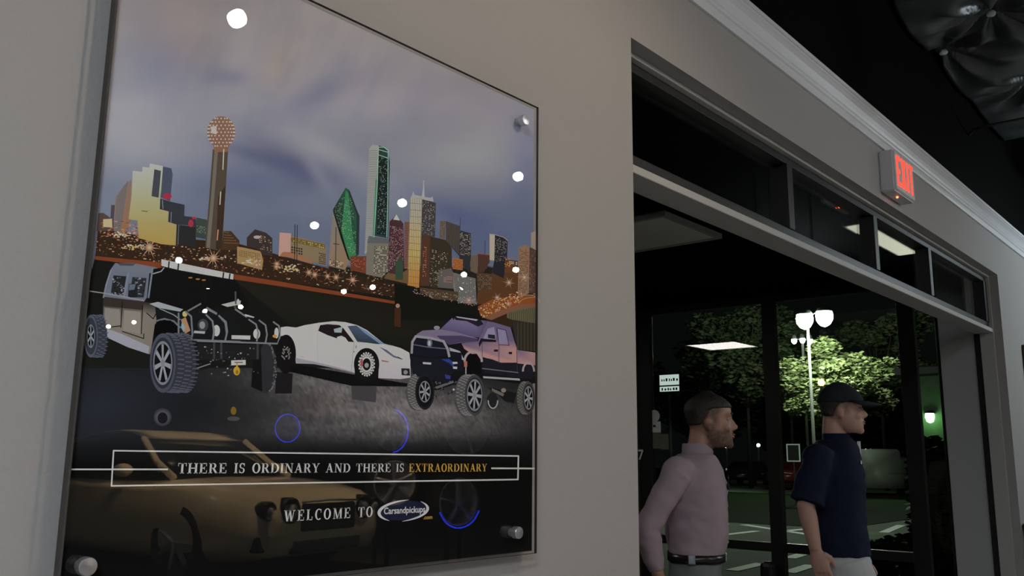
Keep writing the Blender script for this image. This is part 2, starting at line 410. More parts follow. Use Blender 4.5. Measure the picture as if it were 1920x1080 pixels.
nt.nodes['Principled BSDF'].inputs['Roughness'].default_value = .6; nt.nodes['Principled BSDF'].inputs['Specular IOR Level'].default_value = 0.0

def FR(x0, y0, s): return lambda x, y: (x0+x/s, y0+y/s)
A_, B_, C_ = FR(160, 280, 4.5), FR(460, 260, 3.856), FR(740, 300, 3.6)
D_, E_, F_, G_, H_ = FR(130, 460, 3.375), FR(370, 500, 3.375), FR(510, 560, 5.4), FR(740, 540, 3.857), FR(130, 760, 3.375)
P = Print()
def mixc(a, b, t): t = max(0, min(1, t)); return tuple(a[i]*(1-t)+b[i]*t for i in range(3))
def blob(x, y, cx, cy, rx, ry, rot=0):
    u, v = x-cx, y-cy; c, s_ = cos(rot), sin(rot); u, v = u*c+v*s_, -u*s_+v*c
    return math.exp(-(u/rx)**2-(v/ry)**2)
def sky(x, y):
    base = mixc((124, 120, 124), (126, 126, 138), y/200) if y < 200 else mixc((126, 126, 138), (88, 99, 122), (y-200)/260)
    n1 = noise.fractal(Vector((x*.006, y*.011, 1.7)), 1.0, 2.0, 5); n2 = noise.fractal(Vector(((x+y*.45)*.020, y*.0045, 5.2)), 1.0, 2.0, 4)
    st_ = max(0, 1-abs(y-110)/170)*max(0, 1-abs(x-560)/330)
    c = [base[0]+n1*7, base[1]+n1*7, base[2]+n1*5]
    c[0] += st_*n2*20; c[1] += st_*n2*14; c[2] += st_*n2*7
    for bx, by, rx, ry, rot, d in ((545, 305, 75, 24, .45, (-26, -27, -18)), (455, 285, 60, 14, .3, (-18, -16, -10)), (430, 145, 42, 16, 0, (-16, -14, -3)), (300, 130, 60, 60, .2, (-12, -8, 2)),
                                   (580, 185, 90, 26, -.5, (-16, -14, -4)), (260, 255, 120, 90, 0, (22, 20, 14)), (640, 300, 130, 22, .5, (14, 13, 8)), (870, 300, 120, 60, 0, (10, 10, 4)),
                                   (900, 430, 130, 60, 0, (-14, -12, -2)), (985, 290, 35, 90, 0, (-14, -12, 2)), (440, 340, 180, 40, 0, (-18, -16, -6)), (830, 390, 90, 18, .4, (-8, -9, 2)),
                                   (595, 325, 40, 14, .9, (22, 20, 14)), (520, 120, 30, 55, .5, (16, 8, -4)), (350, 60, 70, 80, 0, (6, 0, -6))):
        g = blob(x, y, bx, by, rx, ry, rot)
        for i in range(3): c[i] += d[i]*g
    return c
def ground(x, y):
    n = noise.fractal(Vector((x*.02, y*.05, 9.1)), 1, 2, 5); n3 = noise.noise(Vector((x*.45, y*.6, 3.3)))
    # dark bank, then wet asphalt, then black
    if y < 600+(x-500)*.05: b = mixc((34, 31, 25), (26, 27, 23), (y-520)/100)
    else: b = (24, 25, 27)
    a = blob(x, y, 640, 705, 190, 40)*.9+blob(x, y, 690, 765, 170, 38)*.75+blob(x, y, 860, 770, 150, 40)*.55+blob(x, y, 700, 812, 260, 32)*.50
    a *= max(0, min(1, (y-640)/40))
    b = mixc(b, (104, 100, 101), min(1, a*(.85+.25*n)))
    r = blob(x, y, 600, 760, 60, 20)*.5; b = mixc(b, (84, 70, 64), r*(.6+.4*n))
    l = max(0, 1-abs(x-210+(y-700)*.3)/170)*max(0, 1-abs(y-760)/120)*.35; b = mixc(b, (58, 64, 88), l)
    f = max(0, min(1, (y-815)/60)); b = mixc(b, (13, 13, 13), f)
    g = 1+n3*.30*min(1, a*1.5)
    return [v*g for v in b]
NX, NZ = 190, 200
b0 = len(P.v)
for j in range(NZ+1):
    for i in range(NX+1):
        X = PX0+(PX1-PX0)*i/NX; Z = PZ1+(PZ0-PZ1)*j/NZ; x, y = proj((X, PY, Z))
        c = sky(x, y) if y < 500 else ground(x, y)
        P.v.append(Vector((X, PY, Z))); P.c.append(pc(c))
for j in range(NZ):
    for i in range(NX):
        q = b0+j*(NX+1)+i; P.f.append((q, q+NX+1, q+NX+2, q+1))
# ---- dark river bank + orange road band
P.poly([(180, 470), (300, 470), (500, 500), (760, 560), (1003, 600), (1003, 690), (150, 690), (165, 560)], lambda x, y: (34, 31, 25) if y < 560 else (24, 25, 21), 1)
P.poly([(184, 425), (250, 440), (440, 455), (620, 505), (760, 540), (1003, 590), (1003, 640), (760, 560), (520, 527), (178, 488)], (46, 32, 22), 2)
for _ in range(420):                          # city glitter
    t = random.random(); x = 180+t*560; y = 432+t*85+random.uniform(0, 42)
    P.ell(x, y, random.uniform(.7, 2.6), random.uniform(.6, 1.4), random.choice([(140, 96, 58), (160, 124, 92), (104, 64, 32), (126, 54, 38), (76, 54, 38), (176, 156, 130)]), 4, n=6)
for _ in range(120):
    x = random.uniform(185, 300); P.ell(x, 410+(x-185)*.12+random.uniform(0, 36), random.uniform(1, 3.5), 1, random.choice([(150, 90, 60), (120, 60, 40), (170, 120, 90)]), 4, n=6)
P.poly([(178, 480), (300, 492), (520, 527), (760, 568), (760, 573), (520, 536), (300, 503), (177, 491)], (112, 52, 28), 5)
# ---- left stepped tower block
P.poly([(255, 405), (330, 300), (390, 255), (385, 600), (330, 720), (240, 690)], lambda x, y: (118, 98, 88) if y < 380 else (130, 92, 66), 3, A_)
P.poly([(265, 400), (360, 262), (300, 690), (240, 690)], (100, 92, 92), 3, A_)
P.poly([(218, 470), (250, 470), (240, 600), (210, 600)], (66, 60, 66), 3, A_)
P.poly([(110, 540), (150, 535), (200, 570), (240, 600), (240, 690), (95, 690)], (74, 58, 54), 3, A_)
P.poly([(150, 590), (225, 585), (228, 660), (150, 655)], (190, 150, 110), 5, A_)
def goldc(x, y): return mixc(mixc((156, 158, 156), (146, 146, 108), (y-310)/70), (152, 126, 60), (y-375)/75)
P.poly([(400, 180), (478, 190), (482, 147), (540, 155), (543, 118), (655, 142), (645, 300), (630, 410), (390, 380)], goldc, 6, A_)
P.poly([(390, 380), (630, 410), (628, 505), (700, 522), (697, 612), (365, 590)], goldc, 6, A_)
P.poly([(365, 590), (697, 612), (770, 635), (765, 812), (640, 800), (450, 750), (440, 600)], goldc, 6, A_)
P.poly([(582, 168), (638, 182), (618, 408), (558, 395)], (58, 62, 68), 7, A_)
P.poly([(655, 145), (725, 160), (737, 210), (715, 440), (635, 405)], (64, 70, 88), 7, A_)
P.poly([(632, 415), (712, 440), (838, 468), (834, 562), (930, 575), (935, 655), (850, 640), (770, 635), (700, 612), (705, 525), (628, 505)], (46, 48, 56), 7, A_)
P.poly([(770, 635), (935, 655), (930, 830), (810, 800), (762, 812)], (38, 38, 40), 7, A_)
P.poly([(935, 575), (1030, 595), (1020, 760), (930, 740)], (52, 62, 58), 7, A_)
P.wins([(940, 640), (1020, 655), (1015, 720), (940, 700)], 7, 6, [(130, 140, 110), (90, 110, 90)], .5, 8, fr=A_)
for q in ((690, 395, 38, 26), (890, 625, 22, 32), (915, 580, 16, 12)): P.ell(*q, (150, 38, 58), 9, fr=A_, n=14)
P.line([(650, 430), (655, 500)], 1.6, (110, 112, 112), 8, A_); P.line([(725, 530), (722, 615)], 1.6, (105, 108, 105), 8, A_); P.line([(788, 640), (780, 800)], 1.6, (90, 90, 90), 8, A_)
P.line([(475, 520), (525, 525)], 1.2, (70, 60, 40), 8, A_)
# ---- ball-topped tower
P.poly([(1075, 0), (1205, 0), (1180, 400), (1150, 860), (1010, 830), (1045, 400)], lambda x, y: (72, 62, 52), 8, A_)
P.poly([(1090, 0), (1120, 0), (1080, 500), (1050, 830), (1020, 830), (1060, 400)], (98, 92, 82), 9, A_)
P.poly([(1120, 400), (1185, 300), (1150, 860), (1100, 840)], (54, 40, 30), 9, A_)
P.line([(1168, 0), (1160, 170)], 2, (170, 165, 150), 10, A_); P.line([(1142, 360), (1135, 465)], 2, (175, 170, 150), 10, A_); P.line([(1120, 680), (1112, 765)], 2.4, (190, 110, 80), 10, A_)
P.poly([(400, 270), (430, 270), (427, 285), (402, 285)], (120, 84, 60), 9)
P.ell(414.5, 248, 26.5, 30, (120, 84, 66), 10, n=32)
P.poly([(394, 238), (406, 236), (406, 252), (397, 250)], (165, 160, 155), 12)
for ring_ in range(9):
    v = -1+(ring_+.5)*2/9; nn = max(3, int(11*sqrt(1-v*v)))
    for i in range(nn):
        u = sqrt(1-v*v)*sin(-pi/2+pi*(i+.5)/nn); P.ell(414.5+u*25.5, 248+v*29, 1.5, 1.6, (205, 178, 160), 11, n=6)
# ---- low-rise between the towers
P.poly([(1165, 690), (1230, 690), (1300, 770), (1300, 850), (1150, 850)], (62, 44, 30), 8, A_)
for k_ in range(5): P.line([(1170, 700+k_*22), (1210+k_*20, 705+k_*22)], 1.2, (110, 80, 50), 9, A_)
P.poly([(0, 790), (110, 815), (130, 880), (120, 950), (-60, 900), (-60, 780)], (140, 112, 70), 9, B_)
P.wins([(-50, 800), (105, 830), (105, 880), (-50, 850)], 12, 4, [(70, 50, 30)], .9, 10, fx=.45, fr=B_)
P.poly([(10, 715), (70, 655), (150, 680), (195, 720), (195, 850), (120, 840), (100, 800), (10, 780)], (52, 44, 44), 9, B_)
P.wins([(90, 690), (190, 720), (190, 830), (110, 820)], 7, 8, [(150, 120, 90), (190, 150, 120), (110, 80, 60)], .5, 10, fr=B_)
P.ell(85, 712, 26, 12, (150, 140, 150), 11, fr=B_)
P.poly([(248, 678), (330, 685), (325, 850), (240, 850)], (172, 128, 118), 9, B_)
P.poly([(330, 700), (575, 760), (585, 800), (585, 915), (330, 860)], (116, 100, 76), 9, B_)
P.poly([(330, 712), (575, 765), (575, 800), (330, 745)], (96, 80, 40), 10, B_)
P.wins([(330, 715), (570, 768), (570, 798), (330, 742)], 18, 2, [(200, 160, 90), (150, 120, 60)], .7, 11, fr=B_)
P.wins([(330, 775), (415, 790), (415, 845), (330, 830)], 5, 3, [(45, 40, 34)], .95, 11, .7, .6, fr=B_)
P.wins([(530, 820), (582, 832), (580, 915), (530, 905)], 5, 6, [(45, 38, 32)], .9, 11, .7, .6, fr=B_)
P.poly([(245, 850), (330, 860), (480, 905), (480, 880), (330, 820), (270, 820)], (140, 92, 62), 10, B_)
for xx, y0_, y1_ in ((358, 620, 880), (375, 625, 880), (655, 640, 930)): P.line([(xx, y0_), (xx-3, y1_)], 1.3, (34, 30, 30), 13, B_)
P.line([(636, 760), (678, 765)], 1.2, (34, 30, 30), 13, B_)
# ---- green faceted tower
P.poly([(630, 540), (645, 560), (755, 880), (720, 950), (600, 920)], lambda x, y: (112, 110, 104) if y < 440 else (126, 102, 78), 9, B_)
P.poly([(725, 354), (752, 372), (805, 520), (825, 560), (820, 840), (755, 885), (632, 515)], lambda x, y: (34, 78, 56) if x > 645 else (30, 44, 42), 11, B_)
P.poly([(725, 372), (745, 395), (775, 700), (800, 840), (755, 870), (690, 690), (705, 560)], lambda x, y: (44, 112, 72), 12, B_)
P.poly([(640, 535), (690, 660), (755, 885), (740, 870), (690, 720), (632, 520)], (22, 26, 22), 13, B_)
P.poly([(752, 372), (808, 520), (825, 560), (820, 840), (800, 838), (805, 560), (745, 385)], (40, 46, 50), 13, B_)
P.wins([(690, 420), (770, 430), (800, 700), (650, 560)], 11, 20, [(120, 190, 140), (190, 200, 160), (60, 130, 90)], .38, 14, .55, .3, fr=B_)
P.wins([(690, 620), (800, 660), (800, 840), (750, 850)], 9, 16, [(110, 170, 120), (200, 170, 140), (70, 120, 80)], .4, 14, .6, .3, fr=B_)
P.wins([(640, 500), (700, 440), (715, 640), (680, 660)], 7, 16, [(150, 150, 130), (90, 110, 100)], .35, 14, .55, .3, fr=B_)
P.wins([(610, 870), (710, 895), (705, 940), (605, 915)], 8, 5, [(190, 170, 150), (50, 44, 40)], .8, 12, .8, .5, fr=B_)
P.poly([(760, 850), (875, 850), (868, 975), (760, 950)], (104, 52, 36), 13, B_)
P.wins([(765, 860), (865, 860), (862, 960), (765, 945)], 9, 9, [(170, 90, 60), (80, 36, 26)], .8, 14, fr=B_)
# ---- tallest tower
P.poly([(893, 75), (920, 42), (962, 50), (945, 400), (925, 720), (870, 835), (862, 830)], (134, 138, 136), 10, B_)
for k_ in range(58): P.line([(893-k_*.5, 85+k_*12.6), (957-k_*.55, 88+k_*12.6)], .8, (92, 98, 100), 11, B_)
P.poly([(962, 50), (1000, 60), (1030, 80), (1045, 170), (1030, 720), (925, 700), (945, 400)], (36, 56, 54), 11, B_)
P.poly([(962, 120), (1034, 140), (1025, 700), (950, 690)], (24, 34, 34), 12, B_)
P.wins([(965, 130), (1034, 145), (1026, 690), (955, 690)], 9, 52, [(150, 170, 150), (80, 130, 110), (190, 190, 160), (60, 80, 78)], .4, 13, .6, .4, fr=B_)
for pl in ([(962, 55), (955, 300), (930, 710)], [(1032, 80), (1030, 400), (1022, 712)], [(962, 118), (1034, 142)], [(965, 80), (1030, 98)], [(968, 62), (1002, 62), (1030, 84)]): P.line(pl, 1.5, (120, 168, 150), 14, B_)
P.line([(945, 300), (925, 700)], 2.2, (52, 120, 86), 14, B_)
# ---- block in front, pyramid-topped tower
P.poly([(890, 705), (930, 710), (1035, 725), (1040, 760), (880, 755)], (80, 84, 92), 13, B_)
P.poly([(882, 755), (1040, 758), (1035, 950), (985, 1005), (870, 980)], (104, 100, 90), 13, B_)
P.wins([(930, 775), (1035, 780), (1030, 990), (925, 975)], 9, 18, [(60, 62, 54), (150, 150, 120), (50, 48, 44)], .85, 14, .8, .5, fr=B_)
P.poly([(1042, 600), (1092, 552), (1142, 615), (1148, 930), (1110, 1000), (1030, 970)], (62, 40, 42), 14, B_)
P.poly([(1068, 585), (1092, 548), (1118, 592)], (170, 166, 160), 15, B_)
P.wins([(1045, 630), (1140, 640), (1140, 880), (1035, 960)], 13, 34, [(196, 130, 140), (150, 90, 100), (210, 170, 160), (90, 50, 60)], .62, 15, .55, .5, fr=B_)
P.poly([(1085, 900), (1125, 850), (1140, 900), (1140, 1020), (1085, 1020)], (46, 66, 50), 16, B_)
P.poly([(1150, 600), (1185, 600), (1180, 940), (1148, 940)], (112, 74, 64), 13, B_)
for k_ in range(26): P.line([(1150, 612+k_*12.5), (1183, 612+k_*12.5)], .8, (64, 40, 38), 14, B_)
P.poly([(1030, 970), (1110, 985), (1180, 940), (1175, 1050), (1000, 1010)], (96, 72, 46), 15, B_)
# ---- gold lit slab tower
def slab(x, y): return mixc(mixc((150, 150, 140), (176, 146, 86), (y-400)/60), (188, 110, 40), (y-480)/45)
for j_ in range(8):
    t0, t1 = j_/8, (j_+1)/8; f0 = lambda t: (105-20*t, 255+590*t); f1 = lambda t: (185-20*t, 265+595*t)
    P.poly([f0(t0), f1(t0), f1(t1), f0(t1)], slab, 14, C_)
for k_ in range(7): P.line([(108+k_*12, 258), (90+k_*12, 855)], .7, (96, 84, 62), 15, C_)
for k_ in range(13): P.line([(104-k_*1.5, 290+k_*45), (183-k_*1.5, 297+k_*45)], .8, (100, 88, 66), 15, C_)
P.poly([(108, 258), (125, 210), (135, 235), (180, 245), (190, 200), (196, 140), (203, 250), (245, 255), (255, 245), (262, 280), (185, 268)], (140, 142, 142), 14, C_)
P.line([(195, 140), (193, 250)], 1.6, (150, 152, 155), 15, C_)
P.poly([(185, 265), (278, 290), (272, 520), (180, 505)], (56, 54, 58), 14, C_)
P.wins([(187, 272), (275, 298), (270, 515), (182, 500)], 10, 24, [(150, 140, 120), (100, 96, 92), (190, 180, 150), (40, 40, 44)], .5, 15, .6, .4, fr=C_)
P.poly([(180, 505), (240, 515), (235, 850), (170, 850)], (70, 46, 36), 14, C_)
P.wins([(190, 580), (215, 585), (212, 790), (188, 790)], 3, 14, [(200, 80, 50), (220, 120, 70)], .6, 15, fr=C_)
P.poly([(240, 515), (365, 545), (385, 600), (385, 740), (290, 745), (290, 870), (232, 860)], (48, 42, 32), 14, C_)
P.wins([(240, 600), (375, 630), (290, 860), (235, 850)], 12, 22, [(170, 160, 130), (100, 90, 70), (60, 54, 44)], .5, 15, .7, .4, fr=C_)
# ---- right-hand towers
P.poly([(305, 410), (345, 410), (340, 535), (300, 525)], (96, 84, 74), 13, C_); P.wins([(308, 415), (342, 415), (338, 530), (303, 522)], 4, 12, [(60, 50, 46)], .9, 14, .6, .5, fr=C_)
P.poly([(345, 412), (438, 445), (436, 650), (345, 545)], (48, 44, 44), 14, C_)
for k_ in range(9): P.line([(350+k_*10, 416+k_*3.5), (348+k_*10, 545+k_*11)], .9, (86, 80, 74), 15, C_)
P.line([(443, 390), (441, 470)], 1.1, (60, 60, 68), 14, C_)
P.poly([(440, 475), (515, 495), (515, 640), (505, 760), (435, 690)], (42, 42, 46), 14, C_)
P.wins([(440, 485), (513, 500), (512, 650), (438, 640)], 8, 16, [(160, 156, 140), (110, 106, 98)], .6, 15, .8, .4, fr=C_)
P.poly([(392, 660), (460, 672), (458, 745), (390, 735)], (146, 88, 44), 15, C_); P.wins([(395, 668), (458, 680), (456, 740), (393, 730)], 6, 6, [(90, 50, 24)], .7, 16, fr=C_)
P.line([(610, 545), (608, 640)], 1.1, (50, 48, 54), 14, C_)
P.poly([(515, 645), (560, 640), (560, 770), (510, 750)], (92, 76, 66), 14, C_)
P.poly([(562, 630), (640, 640), (640, 690), (600, 760), (562, 760)], (66, 46, 38), 15, C_); P.line([(562, 632), (640, 642)], 1.4, (140, 60, 44), 16, C_)
P.poly([(640, 500), (676, 504), (672, 680), (640, 675)], (150, 144, 128), 15, C_)
P.poly([(676, 504), (735, 520), (762, 545), (758, 660), (735, 800), (655, 760), (672, 680)], (34, 34, 42), 15, C_)
P.wins([(680, 515), (758, 545), (750, 690), (670, 690)], 10, 18, [(110, 108, 104), (70, 70, 76), (150, 144, 130)], .5, 16, .7, .4, fr=C_)
P.line([(640, 500), (676, 504), (735, 522), (762, 545)], 1.2, (130, 130, 126), 17, C_)
P.poly([(745, 670), (830, 680), (835, 760), (740, 760)], (84, 54, 36), 15, C_); P.wins([(770, 680), (828, 688), (826, 710), (770, 700)], 5, 2, [(220, 200, 150)], .8, 16, .8, .5, fr=C_)
for _ in range(26): P.ell(random.uniform(745, 780), random.uniform(660, 720), 4, 4, random.choice([(190, 80, 40), (210, 130, 60), (150, 60, 40)]), 17, fr=C_, n=6)
P.poly([(838, 590), (880, 570), (910, 590), (905, 900), (830, 930)], (122, 94, 74), 15, C_); P.wins([(842, 600), (905, 600), (895, 900), (836, 900)], 5, 30, [(90, 66, 52), (70, 50, 42)], .7, 16, .9, .4, fr=C_)
P.poly([(910, 590), (955, 600), (955, 900), (905, 900)], (66, 54, 50), 15, C_); P.poly([(920, 490), (955, 480), (955, 610), (920, 590)], (134, 122, 112), 16, C_)
P.wins([(912, 610), (953, 615), (950, 890), (908, 880)], 4, 26, [(150, 90, 60), (100, 70, 60)], .5, 17, fr=C_)
P.poly([(295, 745), (380, 730), (395, 760), (395, 870), (290, 860)], (82, 78, 78), 15, C_); P.wins([(330, 780), (390, 785), (388, 830), (328, 826)], 3, 5, [(150, 96, 80)], .9, 16, .9, .5, fr=C_)
P.poly([(395, 760), (545, 800), (552, 970), (425, 965), (395, 860)], (104, 104, 104), 15, C_)
for k_ in range(22): P.line([(398+k_*7, 765+k_*1.6), (425+k_*6, 960)], .7, (64, 64, 66), 16, C_)
P.wins([(400, 775), (545, 808), (548, 960), (425, 955)], 20, 14, [(170, 168, 160), (130, 100, 80)], .16, 17, fr=C_)
P.poly([(552, 760), (655, 770), (655, 870), (560, 890)], (72, 56, 44), 14, C_); P.wins([(560, 770), (655, 780), (655, 870), (562, 880)], 9, 10, [(110, 90, 70), (50, 38, 30)], .7, 15, fr=C_)
P.poly([(655, 740), (840, 760), (830, 940), (640, 980), (552, 970), (560, 880), (655, 870)], (78, 50, 30), 14, C_)
P.poly([(0, 830), (100, 850), (260, 880), (430, 960), (650, 1000), (620, 1080), (0, 1080)], (20, 21, 18), 16, C_)
P.poly([(170, 860), (430, 890), (425, 950), (260, 940), (170, 890)], (68, 54, 40), 16, C_)
for _ in range(150):
    x = random.uniform(120, 560); P.ell(x, 860+(x-120)*.22+random.uniform(-12, 40), random.uniform(1.5, 5), random.uniform(1.5, 3), random.choice([(190, 190, 190), (150, 130, 110), (120, 120, 120), (170, 110, 70)]), 18, n=6, fr=C_)
# orange glow of the freeway, bridge
P.poly([(560, 990), (660, 940), (800, 920), (955, 905), (955, 970), (820, 985), (640, 1075), (580, 1060)], (120, 62, 28), 17, C_)
for _ in range(200):
    t = random.random(); P.ell(570+t*280+random.uniform(-15, 15), 1040-t*120+random.uniform(-45, 35), random.uniform(2, 6), random.uniform(2, 5), random.choice([(230, 140, 70), (200, 100, 50), (160, 80, 40), (250, 200, 140)]), 18, n=6, fr=C_)
P.poly([(640, 215), (800, 150), (900, 120), (1024, 110), (1024, 140), (900, 150), (810, 185), (700, 232)], (112, 72, 54), 19, G_)
P.poly([(810, 185), (900, 150), (1018, 138), (1018, 255), (930, 250), (850, 230), (810, 215)], (84, 82, 60), 19, G_)
for k_ in range(14): P.line([(830+k_*14, 180-k_*3), (832+k_*14, 232+k_*1.2)], .9, (50, 48, 36), 20, G_)
P.poly([(850, 230), (1018, 255), (1018, 470), (880, 445)], (42, 40, 34), 19, G_)
for k_ in range(6): P.line([(890+k_*24, 250), (890+k_*24, 460)], 1.4, (62, 58, 46), 20, G_)
P.ring(960, 110, 90, 60, .9, (150, 130, 110), 20, pi, 2*pi, fr=G_); P.ring(1000, 112, 100, 44, .8, (150, 130, 110), 20, pi, 1.6*pi, fr=G_)
for x, y, r in ((280, 464, 26), (400, 484, 24), (481, 497, 15), (519, 495, 13), (579, 511, 14), (590, 515, 14), (614, 518, 12), (630, 520, 14), (661, 525, 15), (518, 500, 12)): P.star(x, y, r, (150, 80, 30), 20, core=(255, 215, 140))
for x, y, r in ((879+75, 545-15, 14), (932, 558, 12), (983, 520, 15), (953, 570, 10), (879, 563, 13)): P.star(x, y, r, (140, 84, 40), 20)
for x, y, wd, h in ((392, 484, 24, 5), (545, 503, 20, 6), (472, 490, 16, 5), (255, 462, 26, 5), (225, 440, 22, 4)):
    for _ in range(34): P.ell(x+random.gauss(0, wd*.5), y+random.gauss(0, h*.55), random.uniform(1, 3.2), random.uniform(.8, 1.8), random.choice([(230, 190, 130), (200, 140, 80), (170, 110, 60), (240, 220, 190)]), 19, n=6)
P.poly([(1240, 95), (1305, 95), (1300, 290), (1235, 280)], (62, 36, 22), 20, F_); P.ell(1272, 72, 22, 22, (150, 110, 100), 21, fr=F_, n=10)
# ---- left vehicle: tall black off-roader
K = 24
P.poly([(160, 90), (330, 110), (720, 170), (1040, 215), (1420, 520), (1330, 700), (760, 800), (500, 690), (230, 590), (100, 560), (100, 330)], (22, 22, 21), K-1, D_)
P.poly([(262, 150), (290, 112), (400, 112), (525, 135), (580, 150), (500, 180), (262, 158)], (96, 100, 112), K, D_)
P.poly([(300, 112), (420, 115), (400, 130), (320, 128)], (62, 64, 72), K+1, D_)
P.poly([(262, 155), (505, 180), (490, 330), (470, 360), (215, 330)], (92, 98, 114), K, D_)
P.poly([(278, 190), (360, 196), (340, 315), (262, 300)], (34, 34, 38), K+1, D_); P.poly([(398, 200), (488, 208), (470, 330), (380, 330)], (40, 40, 44), K+1, D_)
for _ in range(60):
    bx = random.choice([(275, 350), (400, 480)]); P.ell(random.uniform(*bx), random.uniform(200, 315), random.uniform(4, 9), random.uniform(3, 6), random.choice([(120, 124, 138), (86, 88, 96), (22, 22, 24)]), K+2, n=6, fr=D_)
P.line([(262, 158), (232, 250), (215, 330)], 2.5, (112, 116, 128), K+2, D_); P.line([(372, 175), (345, 330)], 3.5, (104, 110, 126), K+2, D_)
P.poly([(375, 245), (432, 240), (428, 330), (370, 325)], (28, 30, 34), K+3, D_); P.poly([(378, 248), (420, 246), (410, 280), (376, 285)], (84, 92, 108), K+4, D_)
P.line([(130, 290), (230, 305), (340, 325), (470, 350)], 2, (126, 124, 126), K+3, D_)
P.poly([(215, 325), (470, 355), (540, 370), (550, 470), (510, 690), (380, 640), (235, 575), (212, 500)], lambda x, y: (40, 36, 36) if y < 570 else (112, 104, 96), K, D_)
P.poly([(215, 325), (470, 355), (465, 410), (215, 385)], (48, 42, 38), K+1, D_)
P.poly([(222, 395), (318, 405), (322, 500), (225, 520)], (118, 112, 106), K+1, D_); P.poly([(345, 410), (450, 420), (445, 560), (340, 540)], (122, 114, 106), K+1, D_); P.poly([(470, 420), (550, 480), (515, 650), (470, 620)], (110, 102, 94), K+1, D_)
for pl in ([(335, 350), (325, 520)], [(462, 380), (455, 560)], [(322, 510), (240, 520)], [(335, 545), (470, 590), (470, 560)], [(490, 430), (530, 465), (575, 380)]): P.line(pl, 1.8, (26, 24, 24), K+2, D_)
P.poly([(218, 520), (330, 560), (505, 640), (500, 688), (370, 645), (230, 580)], (134, 134, 146), K+2, D_)
P.ell(250, 515, 14, 12, (190, 150, 110), K+3, fr=D_, n=10)
# windscreen, roof light bar, bonnet
P.poly([(525, 150), (600, 140), (1040, 210), (1150, 380), (900, 400), (700, 400), (500, 350)], (18, 18, 18), K+2, D_)
P.line([(525, 150), (500, 330)], 3.2, (100, 112, 124), K+3, D_); P.line([(530, 180), (580, 165), (600, 140)], 2, (130, 140, 146), K+3, D_)
P.poly([(582, 88), (1038, 182), (1036, 218), (700, 158), (582, 130)], (182, 182, 180), K+3, D_)
for xx in (630, 690, 975, 1015): P.line([(xx, 95+(xx-582)*.2), (xx-4, 140+(xx-582)*.17)], 2.6, (30, 30, 32), K+4, D_)
P.line([(580, 134), (700, 162), (1040, 220)], 1.6, (26, 26, 28), K+4, D_)
for xx, yy in ((765, 205), (812, 214), (850, 220)): P.ell(xx, yy, 14, 5, (150, 96, 40), K+4, fr=D_, n=10)
P.poly([(505, 370), (560, 358), (720, 405), (700, 420), (560, 395)], (134, 140, 146), K+3, D_)
P.poly([(560, 395), (700, 425), (740, 420), (1000, 420), (1080, 520), (1080, 580), (760, 590), (690, 560), (570, 480)], (22, 24, 25), K+3, D_)
P.poly([(960, 375), (1060, 350), (1085, 350), (1080, 375), (1000, 390)], (150, 152, 150), K+4, D_)
P.line([(1050, 295), (1052, 370)], 3, (70, 72, 76), K+5, D_); P.ell(1067, 360, 9, 22, (170, 170, 172), K+5, fr=D_, n=12)
P.line([(545, 480), (600, 465), (660, 480), (700, 520)], 3, (92, 98, 108), K+4, D_); P.line([(570, 400), (660, 440), (700, 470)], 2, (110, 116, 124), K+4, D_)
P.poly([(540, 500), (570, 475), (640, 475), (690, 520), (700, 590), (520, 640)], (12, 12, 13), K+4, D_)
# brush guard and lamps (frame E continues right)
P.ell(730, 435, 16, 18, (210, 150, 80), K+6, fr=D_, n=12); P.poly([(705, 470), (735, 455), (765, 540), (730, 560)], (150, 110, 80), K+5, D_); P.poly([(712, 480), (730, 520), (722, 550), (705, 520)], (110, 140, 150), K+6, D_)
for pl in ([(690, 430), (690, 560), (700, 600)], [(735, 420), (770, 450), (778, 560), (770, 600)], [(865, 440), (905, 480), (915, 560), (905, 600)], [(945, 445), (985, 490), (995, 560), (985, 600)], [(870, 395), (930, 430)], [(750, 415), (830, 370)], [(690, 595), (1080, 610)], [(640, 575), (760, 600)]): P.line(pl, 3.2, (96, 100, 108), K+7, D_)
for pl in ([(55, 265), (120, 300)], [(55, 305), (95, 345), (105, 400), (95, 470)], [(135, 310), (180, 350), (188, 410), (175, 470)], [(325, 335), (370, 365), (385, 420), (375, 470)], [(390, 340), (430, 370), (440, 430), (430, 480)], [(480, 350), (515, 375), (525, 430), (510, 480)], [(0, 470), (530, 488)], [(240, 270), (310, 318)]): P.line(pl, 3.0, (104, 108, 114), K+7, E_)
for xx, yy, rx, ry in ((120, 405, 22, 36), (375, 425, 22, 32), (500, 420, 14, 34)): P.ell(xx, yy, rx, ry, (170, 172, 176), K+6, fr=E_)
P.poly([(215, 434), (335, 436), (333, 462), (215, 458)], (176, 178, 178), K+8, E_); P.ell(488, 440, 14, 10, (190, 120, 40), K+8, fr=E_, n=10); P.poly([(300, 300), (360, 318), (355, 325), (300, 312)], (180, 182, 182), K+8, E_)
P.poly([(790, 540), (860, 545), (855, 560), (785, 555)], (150, 150, 150), K+6, D_)
P.ell(35, 370, 34, 40, (52, 54, 58), K+5, fr=E_); P.ell(30, 370, 18, 24, (120, 122, 126), K+6, fr=E_)
P.poly([(0, 490), (400, 495), (390, 590), (0, 590)], (28, 28, 30), K+5, E_)
for xx in (105, 150, 380): P.line([(xx, 480), (xx, 580)], 4, (52, 54, 58), K+6, E_)
for _ in range(46): P.ell(random.uniform(0, 390), random.uniform(500, 690), random.uniform(2, 7), random.uniform(2, 6), random.choice([(90, 92, 96), (54, 54, 58), (150, 150, 152)]), K+6, n=6, fr=E_)
P.poly([(213, 593), (305, 590), (305, 622), (213, 625)], (165, 163, 160), K+8, E_); P.line([(235, 606), (285, 606)], 1.6, (60, 60, 60), K+9, E_)
